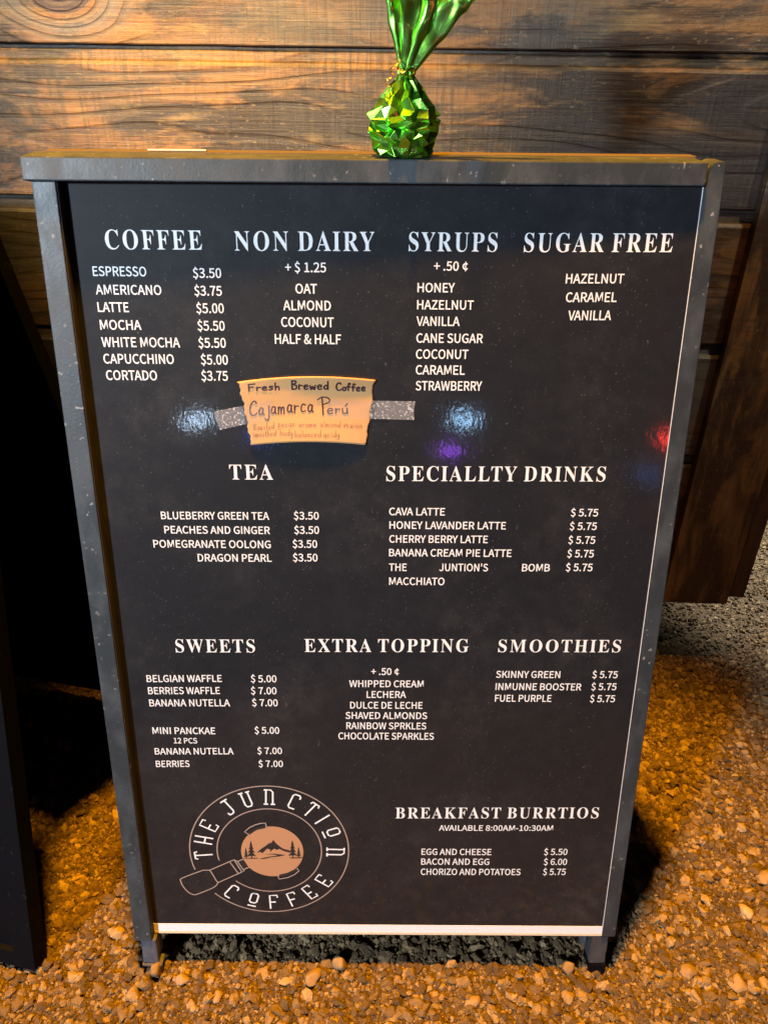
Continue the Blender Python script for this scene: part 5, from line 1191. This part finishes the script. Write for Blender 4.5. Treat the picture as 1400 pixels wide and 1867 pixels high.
# stroke alphabet for the handwriting, x-height .5, ascenders 1
HWF = {
 'F': ([[(0, .95), (.03, 0)], [(-.02, .93), (.5, .98)], [(.02, .52), (.38, .55)]], .5),
 'r': ([[(0, .52), (.02, 0)], [(.01, .3), (.12, .46), (.3, .45)]], .32),
 'e': ([[(.04, .27), (.22, .28), (.36, .34), (.32, .48), (.17, .52), (.04, .38), (.04, .14), (.16, .0), (.38, .06)]], .4),
 's': ([[(.32, .47), (.15, .52), (.05, .42), (.18, .29), (.3, .16), (.2, .02), (0, .03)]], .34),
 'h': ([[(0, .98), (.02, 0)], [(.02, .28), (.14, .46), (.29, .42), (.33, .0)]], .36),
 'B': ([[(.02, .98), (.03, 0)], [(0, .95), (.3, .96), (.4, .76), (.06, .54)], [(.06, .54), (.38, .46), (.46, .2), (.3, .02), (.02, 0)]], .48),
 'w': ([[(0, .5), (.1, .02), (.24, .4), (.38, .02), (.5, .52)]], .52),
 'd': ([[(.35, .4), (.18, .5), (.02, .25), (.12, .02), (.3, .1), (.37, .3)], [(.39, .98), (.38, .3), (.4, 0)]], .42),
 'C': ([[(.52, .82), (.34, 1), (.1, .78), (.01, .4), (.14, .05), (.34, 0), (.54, .14)]], .52),
 'o': ([[(.2, .5), (.04, .38), (.04, .12), (.2, 0), (.36, .14), (.36, .38), (.2, .5)]], .4),
 'f': ([[(.36, .9), (.24, 1), (.14, .84), (.12, 0)], [(-.02, .5), (.3, .52)]], .34),
 'a': ([[(.32, .42), (.16, .5), (.02, .26), (.12, .02), (.28, .16), (.33, .45)], [(.33, .45), (.34, .1), (.42, .0)]], .4),
 'j': ([[(.16, .5), (.18, -.2), (.06, -.42), (-.12, -.3)]], .2),
 'm': ([[(0, .5), (.02, 0)], [(.02, .3), (.12, .47), (.2, .4), (.22, 0)], [(.22, .3), (.33, .47), (.42, .4), (.44, 0)]], .46),
 'c': ([[(.34, .42), (.18, .5), (.03, .28), (.12, .02), (.36, .06)]], .36),
 'P': ([[(.08, 1.0), (.14, -.28)], [(-.12, .86), (.1, 1.06), (.4, .96), (.42, .68), (.14, .5)]], .46),
 'u': ([[(0, .5), (.02, .1), (.16, .0), (.3, .12), (.32, .5)], [(.32, .5), (.36, 0)], [(.2, .72), (.34, .95)]], .4),
 'R': ([[(0, .95), (.02, 0)], [(-.04, .92), (.3, .95), (.34, .65), (.04, .5), (.42, 0)]], .42),
 't': ([[(.14, .95), (.12, .1), (.26, 0)], [(0, .6), (.3, .62)]], .3),
 'p': ([[(.02, .5), (.0, -.42)], [(.02, .3), (.16, .5), (.34, .38), (.28, .08), (.03, .08)]], .36),
 'n': ([[(0, .5), (.02, 0)], [(.02, .3), (.14, .48), (.28, .42), (.32, 0)]], .36),
 'l': ([[(.04, .98), (.04, 0)]], .1),
 'i': ([[(.04, .5), (.05, 0)], [(.07, .7), (.09, .74)]], .12),
 'y': ([[(0, .5), (.06, .12), (.2, .08), (.32, .5)], [(.32, .5), (.28, -.2), (.1, -.4), (.0, -.28)]], .36),
 'b': ([[(.02, .98), (.02, 0)], [(.02, .28), (.16, .5), (.34, .36), (.28, .04), (.03, .04)]], .36),
 'v': ([[(.02, .6), (.16, .04), (.28, .66), (.4, .3)]], .4),
}


def handwrite(words, mat, pen, seed):
    """words: (text, x_left, x_right, baseline_left, baseline_right, cap height) on the note sketch sheet"""
    rd = random.Random(seed)
    V, Fc = [], []
    k = 0
    for txt, xl, xr, yl, yr, cap in words:
        adv = 0
        st = []
        for ch in txt:
            s_, w = HWF[ch]
            jx, jy = rd.uniform(-.03, .03), rd.uniform(-.04, .04)
            sl = 1 + rd.uniform(-.08, .08)
            for s in s_:
                st.append([(adv + jx + p[0] * 1.0, p[1] * sl + jy) for p in s])
            adv += w + 0.16
        lo = min(p[0] for s in st for p in s)
        hi = max(p[0] for s in st for p in s)
        for s in st:
            pts = []
            for px, py in smooth(s, 5):
                f = (px - lo) / (hi - lo)
                pts.append((xl + (xr - xl) * f, yl + (yr - yl) * f - py * cap))
            ribbon(V, Fc, pts, pen, lambda x, y, l: inv_note @ note_pt(x, y, l), 0.0005 + (k % 5) * 0.00002)
            k += 1
    Fc = [f[::-1] for f in Fc]
    return link('handwriting', mesh('handwriting', V, Fc), mat, note)


M_INK = plain('brown_marker_ink', (0.035, 0.014, 0.018), 0.5)
M_PENCIL = plain('grey_pencil', (0.17, 0.12, 0.085), 0.6)
handwrite([('Fresh', 256, 452, 152, 142, 44), ('Brewed', 532, 762, 138, 138, 52), ('Coffee', 814, 996, 142, 148, 46)], M_INK, 9.5, 3)
handwrite([('Cajamarca', 264, 668, 304, 276, 92), ('P', 696, 768, 274, 274, 88), ('eru', 760, 886, 288, 288, 60)], M_INK, 8.5, 4)
handwrite([('Roasted', 288, 418, 402, 388, 40), ('pecan', 445, 548, 376, 374, 42), ('aroma', 578, 686, 376, 372, 36), ('almond', 712, 840, 374, 374, 40), ('v', 858, 880, 374, 374, 34), ('raisin', 884, 976, 380, 382, 40)], M_PENCIL, 2.8, 5)
handwrite([('smoothed', 284, 430, 444, 432, 40), ('body', 458, 536, 430, 430, 42), ('balanced', 552, 716, 440, 436, 40), ('acidy', 734, 832, 438, 438, 40)], M_PENCIL, 2.8, 6)


def tape(label, corners, seed, fx):
    """clear tape strip, corners on the note sheet, drawn as a thin sheet riding over note and panel"""
    g = G('clear_tape')
    c = g.coord()
    bub = g.noise(c, 340, 2, 0.5)
    zone = g.noise(c, 30, 2, 0.5)
    wht = g.math('MULTIPLY', g.ramp(bub, [(0.57, 0.0), (0.63, 1.0)]), g.ramp(zone, [(0.3, 0.45), (0.6, 1.0)]))
    tr = g.n('ShaderNodeBsdfTransparent')
    tr.inputs[0].default_value = (0.95, 0.95, 0.96, 1)
    mx = g.n('ShaderNodeMixShader')
    g.set('Base Color', (0.62, 0.63, 0.66, 1))
    g.set('Roughness', 0.4)
    at = g.n('ShaderNodeAttribute', attribute_name='over_paper')
    off = g.math('SUBTRACT', 1.0, at.outputs['Fac'])
    g.put(mx, 0, g.math('MULTIPLY_ADD', g.math('MULTIPLY', wht, off), 0.55, g.math('MULTIPLY_ADD', off, 0.12, 0.10)))
    g.t.links.new(tr.outputs[0], mx.inputs[1])
    g.t.links.new(g.b.outputs[0], mx.inputs[2])
    g.t.links.new(mx.outputs[0], g.t.nodes['Material Output'].inputs['Surface'])
    a, b, c_, d = corners
    V, Fc = [], []
    OV = []
    n, m = 60, 6
    for j in range(m + 1):
        t = j / m
        for i in range(n + 1):
            s = i / n
            ragged = 6 * math.sin(t * 31 + seed) if i in (0, n) else 0
            x = (a[0] * (1 - s) + b[0] * s) * (1 - t) + (d[0] * (1 - s) + c_[0] * s) * t + ragged * 0.5
            y = (a[1] * (1 - s) + b[1] * s) * (1 - t) + (d[1] * (1 - s) + c_[1] * s) * t
            bx, by, ss, tt = sheet_to_board(x, y)
            p = on_panel(bx, by, 0)
            # over the paper the tape follows it, then drops on to the panel beyond its edge
            over = min(max((min(ss, 1 - ss) + 0.035) / 0.035, 0), 1)
            over = over * over * (3 - 2 * over)
            l = (note_lift(ss, tt) + 0.0006) * over + 0.0006
            V.append(Vector((p.x, p.y - l, p.z)))
            OV.append(1.0 if 0.0 < ss < 1.0 else 0.0)
    for j in range(m):
        for i in range(n):
            q = j * (n + 1) + i
            Fc.append((q, q + n + 1, q + n + 2, q + 1))
    base = V[0].copy()
    me = mesh('tape_strip', [v - base for v in V], Fc, True)
    me.attributes.new('over_paper', 'FLOAT', 'POINT').data.foreach_set('value', OV)
    o = link('tape_strip', me, g.m)
    o.matrix_world = frame_mw @ Matrix.Translation(base)
    tag(o, label, 'tape')
    return o


tape('strip of clear bubbly tape holding the left side of the kraft note', [(32, 285), (405, 210), (412, 322), (70, 403)], 1, 0)
tape('strip of clear bubbly tape holding the right side of the kraft note', [(760, 205), (1315, 212), (1308, 330), (760, 318)], 2, 0)


# ------------------------------------------------------------------ foil wrapped weight on the top bar
def foil_material():
    g = G('green_foil')
    c = g.coord()
    g.set('Metallic', 1.0)
    g.set('Base Color', g.mix(g.noise(c, 25, 2, 0.5), (0.14, 0.85, 0.14), (0.55, 0.95, 0.08)))
    g.set('Roughness', 0.27)
    n = g.noise(c, 45, 2, 0.5, 0.3)
    g.bump(n, 0.25, 0.003)
    return g.m


M_FOIL = foil_material()
bx, by = 0.0170, 0.940
bz = (frame_mw @ Vector((0.03, 0.012, HT + 0.012 * tl))).z + 0.0006
foil = thing('foil_balloon_weight', 'shiny green foil wrapped balloon weight standing on the top bar of the menu board', 'balloon weight', Matrix.Translation((bx, by, bz)))


def facet_lathe(prof, nseg, seed, amp, pleats, twist=0.0):
    V, Fc = [], []
    m = len(prof)
    for j, (r, z, pk) in enumerate(prof):
        for i in range(nseg):
            a = 2 * math.pi * i / nseg + twist * z
            q = Vector((math.cos(a) * 1.1, math.sin(a) * 1.1, z * 32 + seed))
            cell = noise.voronoi(q * 1.5)[0]
            crumple = (cell[1] - cell[0]) * 0.9 - 0.25
            pl = abs(math.sin(a * pleats / 2 + 1.3 * math.sin(a * 2 + seed) + z * 14)) - 0.6
            rr = r * (1 + amp * crumple + pk * pl)
            V.append((rr * math.cos(a), rr * math.sin(a) * 0.92, z + amp * r * 0.25 * noise.noise(q * 2)))
    for j in range(m - 1):
        for i in range(nseg):
            k = (i + 1) % nseg
            Fc.append((j * nseg + i, j * nseg + k, (j + 1) * nseg + k, (j + 1) * nseg + i))
    return V, Fc


prof = []
key = [(0.0, 0.0, 0), (0.024, 0.0, 0.0), (0.0305, 0.004, 0.02), (0.0345, 0.018, 0.03), (0.037, 0.032, 0.05), (0.0365, 0.040, 0.08), (0.031, 0.050, 0.14), (0.0225, 0.061, 0.22), (0.0125, 0.072, 0.30), (0.0078, 0.079, 0.3), (0.0075, 0.083, 0.3)]
for a, b in zip(key[:-1], key[1:]):
    for k in range(4):
        t = k / 4
        prof.append(tuple(x + (y - x) * t for x, y in zip(a, b)))
prof.append(key[-1])
V, Fc = [], []
prev_ring = None
rf = random.Random(21)
NS = 25
ZR = [(0.030, 0.0), (0.0330, 0.004), (0.0335, 0.0095), (0.0350, 0.0155), (0.0362, 0.0210), (0.0372, 0.0260), (0.0378, 0.0315), (0.0382, 0.0360), (0.037, 0.039), (0.032, 0.048), (0.0255, 0.0565), (0.0185, 0.065), (0.0115, 0.073), (0.0078, 0.0785), (0.0078, 0.084)]
for j, (r, z) in enumerate(ZR):
    for i in range(NS):
        a = 2 * math.pi * (i + 0.5 * (j % 2) + rf.uniform(-0.28, 0.28)) / NS
        top = j / (len(ZR) - 1)
        fold = (1 if i % 2 else -1) * (0.05 + 0.22 * top)
        rr = r * (1 + rf.uniform(-0.09, 0.06) + fold * (0.6 if j > 1 else 0.2))
        V.append((rr * math.cos(a), rr * 0.92 * math.sin(a), z + (rf.uniform(-0.0030, 0.0030) if 0 < j < 12 else 0)))
for j in range(len(ZR) - 1):
    for i in range(NS):
        k = (i + 1) % NS
        a_, b_, c_, d_ = j * NS + i, j * NS + k, (j + 1) * NS + k, (j + 1) * NS + i
        if rf.random() < 0.5:
            Fc += [(a_, b_, c_), (a_, c_, d_)]
        else:
            Fc += [(a_, b_, d_), (b_, c_, d_)]
Fc.append(tuple(range(NS))[::-1])
me = mesh('foil_wrap', V, Fc, False)
bm = bmesh.new(); bm.from_mesh(me)
bmesh.ops.bevel(bm, geom=[e for e in bm.edges if e.calc_face_angle(0) > 0.05], offset=0.0005, segments=1, affect='EDGES', clamp_overlap=True)
bmesh.ops.subdivide_edges(bm, edges=[e for e in bm.edges if e.calc_length() > 0.004], cuts=2, use_grid_fill=True)
bmesh.ops.triangulate(bm, faces=bm.faces)
bm.to_mesh(me); bm.free()
me.polygons.foreach_set('use_smooth', [False] * len(me.polygons))
o = link('foil_wrap', me, M_FOIL, foil)
# gathered foil above the tie: two flared funnels of pleats
def funnel(direction, length, r0, r1, pleats, seed, flat, start=0.080, phase=0.0, amp=0.34):
    dv = Vector(direction).normalized()
    side = Vector((dv.z, 0, -dv.x)).normalized()
    back = dv.cross(side)
    V, Fc = [], []
    n, m = 110, 30
    for j in range(m + 1):
        t = j / m
        rad = r0 + (r1 - r0) * (t ** 0.8)
        for i in range(n + 1):
            a = phase + 2 * math.pi * i / n
            pl = math.sin(a * pleats + seed + 0.8 * math.sin(a * 1.7 + seed))
            pl = math.copysign(abs(pl) ** 0.7, pl)
            rr = rad * (1 + (0.12 + amp * min(1, t * 2)) * pl * (1 - 0.25 * t))
            wav = 0.05 * math.sin(5 * t + a * 3 + seed) * t
            p = Vector((0, 0, start)) + dv * (t * length * (1 + 0.08 * math.sin(a * 4 + seed) * t)) + side * rr * (math.cos(a) + wav) + back * rr * math.sin(a) * flat
            V.append(p)
    for j in range(m):
        for i in range(n):
            q = j * (n + 1) + i
            Fc.append((q, q + 1, q + n + 2, q + n + 1))
    for i_, p in enumerate(V):
        t = (i_ // (n + 1)) / m
        p += Vector(noise.noise_vector(Vector((p.x * 90, p.y * 90, p.z * 45 + seed)))) * 0.0042 * min(1, t * 2.5)
    return mesh('foil_tuft', V, Fc, True)
o = link('foil_tuft', funnel((-0.13, 0.02, 1), 0.16, 0.0060, 0.017, 2, 0.4, 0.5, amp=0.5), M_FOIL, foil)
o = link('foil_tuft', funnel((0.66, -0.02, 1), 0.19, 0.0062, 0.021, 2, 2.2, 0.45, amp=0.55), M_FOIL, foil)
o = link('foil_tuft', funnel((0.36, -0.12, 1), 0.17, 0.0055, 0.017, 2, 4.4, 0.35, amp=0.5), M_FOIL, foil)
o = link('foil_tuft', funnel((0.06, -0.14, 1), 0.17, 0.0045, 0.011, 2, 1.4, 0.35, amp=0.6), M_FOIL, foil)
# gold curling ribbon round the neck
g = G('gold_ribbon')
g.set('Metallic', 1.0)
g.set('Base Color', (0.85, 0.50, 0.06, 1))
g.set('Roughness', 0.25)
M_GOLD = g.m


def tube(name, pts, r, mat, parent, closed=False):
    P = [Vector(p) for p in pts]
    V, Fc = [], []
    m = len(P)
    nn = 8
    for i, p in enumerate(P):
        d = (P[min(i + 1, m - 1)] - P[max(i - 1, 0)]).normalized()
        a = d.orthogonal().normalized()
        b = d.cross(a)
        for k in range(nn):
            t = 2 * math.pi * k / nn
            V.append(p + a * math.cos(t) * r + b * math.sin(t) * r * 0.5)
    for i in range(m - 1):
        for k in range(nn):
            l = (k + 1) % nn
            Fc.append((i * nn + k, i * nn + l, (i + 1) * nn + l, (i + 1) * nn + k))
    return link(name, mesh(name, V, Fc, True), mat, parent)


ringp = []
for i in range(60):
    a = i / 60 * 4 * math.pi
    ringp.append((0.0095 * math.cos(a), 0.0085 * math.sin(a), 0.0785 + 0.004 * math.sin(a * 1.5) + i / 60 * 0.003))
tube('gold_tie', ringp, 0.0012, M_GOLD, foil)
curl = []
for i in range(70):
    t = i / 69
    curl.append((-0.008 - 0.012 * math.sin(t * 2.6) + 0.003 * math.sin(t * 24), -0.010 - 0.010 * t + 0.003 * math.cos(t * 24), 0.092 - 0.045 * t))
tube('ribbon_curl', curl, 0.0008, M_GOLD, foil)

# ------------------------------------------------------------------ second black board at the left edge
n2 = Vector((math.sin(math.radians(12)), math.cos(math.radians(12)), 0))
le = math.radians(12)
up2 = n2 * math.sin(le) + Vector((0, 0, 1)) * math.cos(le)
ex2 = Vector((math.cos(math.radians(12)), -math.sin(math.radians(12)), 0))
nn2 = up2.cross(ex2)
o2 = Vector((-0.548, 0.672, 0.012)) - ex2 * 0.30
mw2 = Matrix(((ex2.x, nn2.x, up2.x, o2.x), (ex2.y, nn2.y, up2.y, o2.y), (ex2.z, nn2.z, up2.z, o2.z), (0, 0, 0, 1)))
b2 = thing('sandwich_board', 'plain black sandwich board cut off by the left edge of the picture', 'sandwich board', mw2)
link('panel', box(-0.262, 0.262, 0.010, 0.016, 0.03, 1.16), M_BLACK, b2)
link('stile', box(0.262, 0.30, 0, 0.030, 0.0, 1.20, bevel=0.0015), M_BLACK, b2)
link('stile', box(-0.30, -0.262, 0, 0.030, 0.0, 1.20, bevel=0.0015), M_BLACK, b2)
link('top_rail', box(-0.262, 0.262, 0.001, 0.029, 1.16, 1.20), M_BLACK, b2)
link('bottom_rail', box(-0.262, 0.262, 0.001, 0.029, 0.0, 0.03), M_BLACK, b2)
for sx in (-1, 1):
    poly = [(0.034, 1.19), (0.060, 1.19), (0.060 + 0.53, 0.11), (0.034 + 0.53, 0.11)]
    xs = sorted((sx * 0.298, sx * 0.262))
    link('rear_leg', prism(poly, xs[0], xs[1], 0), M_BLACK, b2)
poly = [(0.046, 1.17), (0.052, 1.17), (0.052 + 0.50, 0.15), (0.046 + 0.50, 0.15)]
link('rear_sheet', prism(poly, -0.26, 0.26, 0), M_BLACK, b2)

# ------------------------------------------------------------------ larger stones
stone(-0.3555, 0.674, 0.0135, 'tan blocky stone wedged under the left foot of the menu board', (0.8, 0.7, 1.35), (0.25, 0, 0.4), 0.75, 1)
stone(-0.386, 0.648, 0.011, 'pale elongated stone just left of the left foot, in front of it', (1.2, 0.7, 0.7), (0, 0.2, 0.9), 0.4, 2)
stone(-0.312, 0.666, 0.0105, 'round orange stone just right of the left foot', (1, 0.9, 0.8), (0, 0, 0.3), 0.5, 3)
stone(-0.062, 0.694, 0.0135, 'large grey tan stone half in shade under the middle of the board', (1, 0.8, 0.95), (0, 0.2, 0.2), 0.5, 4)
stone(-0.104, 0.672, 0.0135, 'broad orange stone in front of the shaded grey stone', (1.1, 0.9, 0.75), (0, 0.1, 1.2), 0.45, 5)
stone(-0.148, 0.668, 0.010, 'yellowish flat stone left of the broad orange stone', (1.2, 0.8, 0.6), (0, 0, 0.3), 0.4, 6)
stone(0.312, 0.695, 0.0135, 'grey brown stone in shade just left of the right foot', (1.0, 0.8, 0.95), (0.2, 0, 0.4), 0.5, 7)
stone(0.302, 0.652, 0.0115, 'flat yellow orange stone in front of the right foot, to its left', (0.9, 1.1, 0.6), (0, 0, 0.2), 0.4, 8)
stone(0.700, 0.858, 0.0145, 'biggest orange stone by the right edge of the picture', (1.1, 0.9, 0.8), (0, 0, 0.6), 0.4, 9)
stone(0.640, 0.795, 0.0130, 'orange stone right of the board, below the biggest one', (1.2, 0.9, 0.7), (0, 0, 2.0), 0.4, 10)
stone(0.580, 0.672, 0.0145, 'broad brownish stone at the bottom right corner', (1.0, 1.0, 0.7), (0, 0, 1.0), 0.35, 11)
stone(0.505, 0.690, 0.0135, 'brown flat stone between the right foot and the right edge', (1.1, 0.9, 0.6), (0, 0, 0.1), 0.35, 12)
stone(-0.455, 1.010, 0.0125, 'dark orange stone close to the left stile halfway up the lit gravel', (1.0, 0.9, 0.8), (0, 0, 0.8), 0.4, 13)
stone(-0.440, 0.742, 0.0125, 'yellow stone lit brightly left of the left foot', (1.0, 0.8, 0.8), (0, 0, 0.2), 0.4, 14)
stone(0.150, 0.640, 0.0120, 'orange stone at the bottom edge right of centre', (1.1, 0.9, 0.7), (0, 0, 0.7), 0.4, 15)
stone(-0.250, 0.640, 0.0110, 'orange stone at the bottom edge left of centre', (1.1, 0.8, 0.7), (0, 0, 1.4), 0.4, 16)
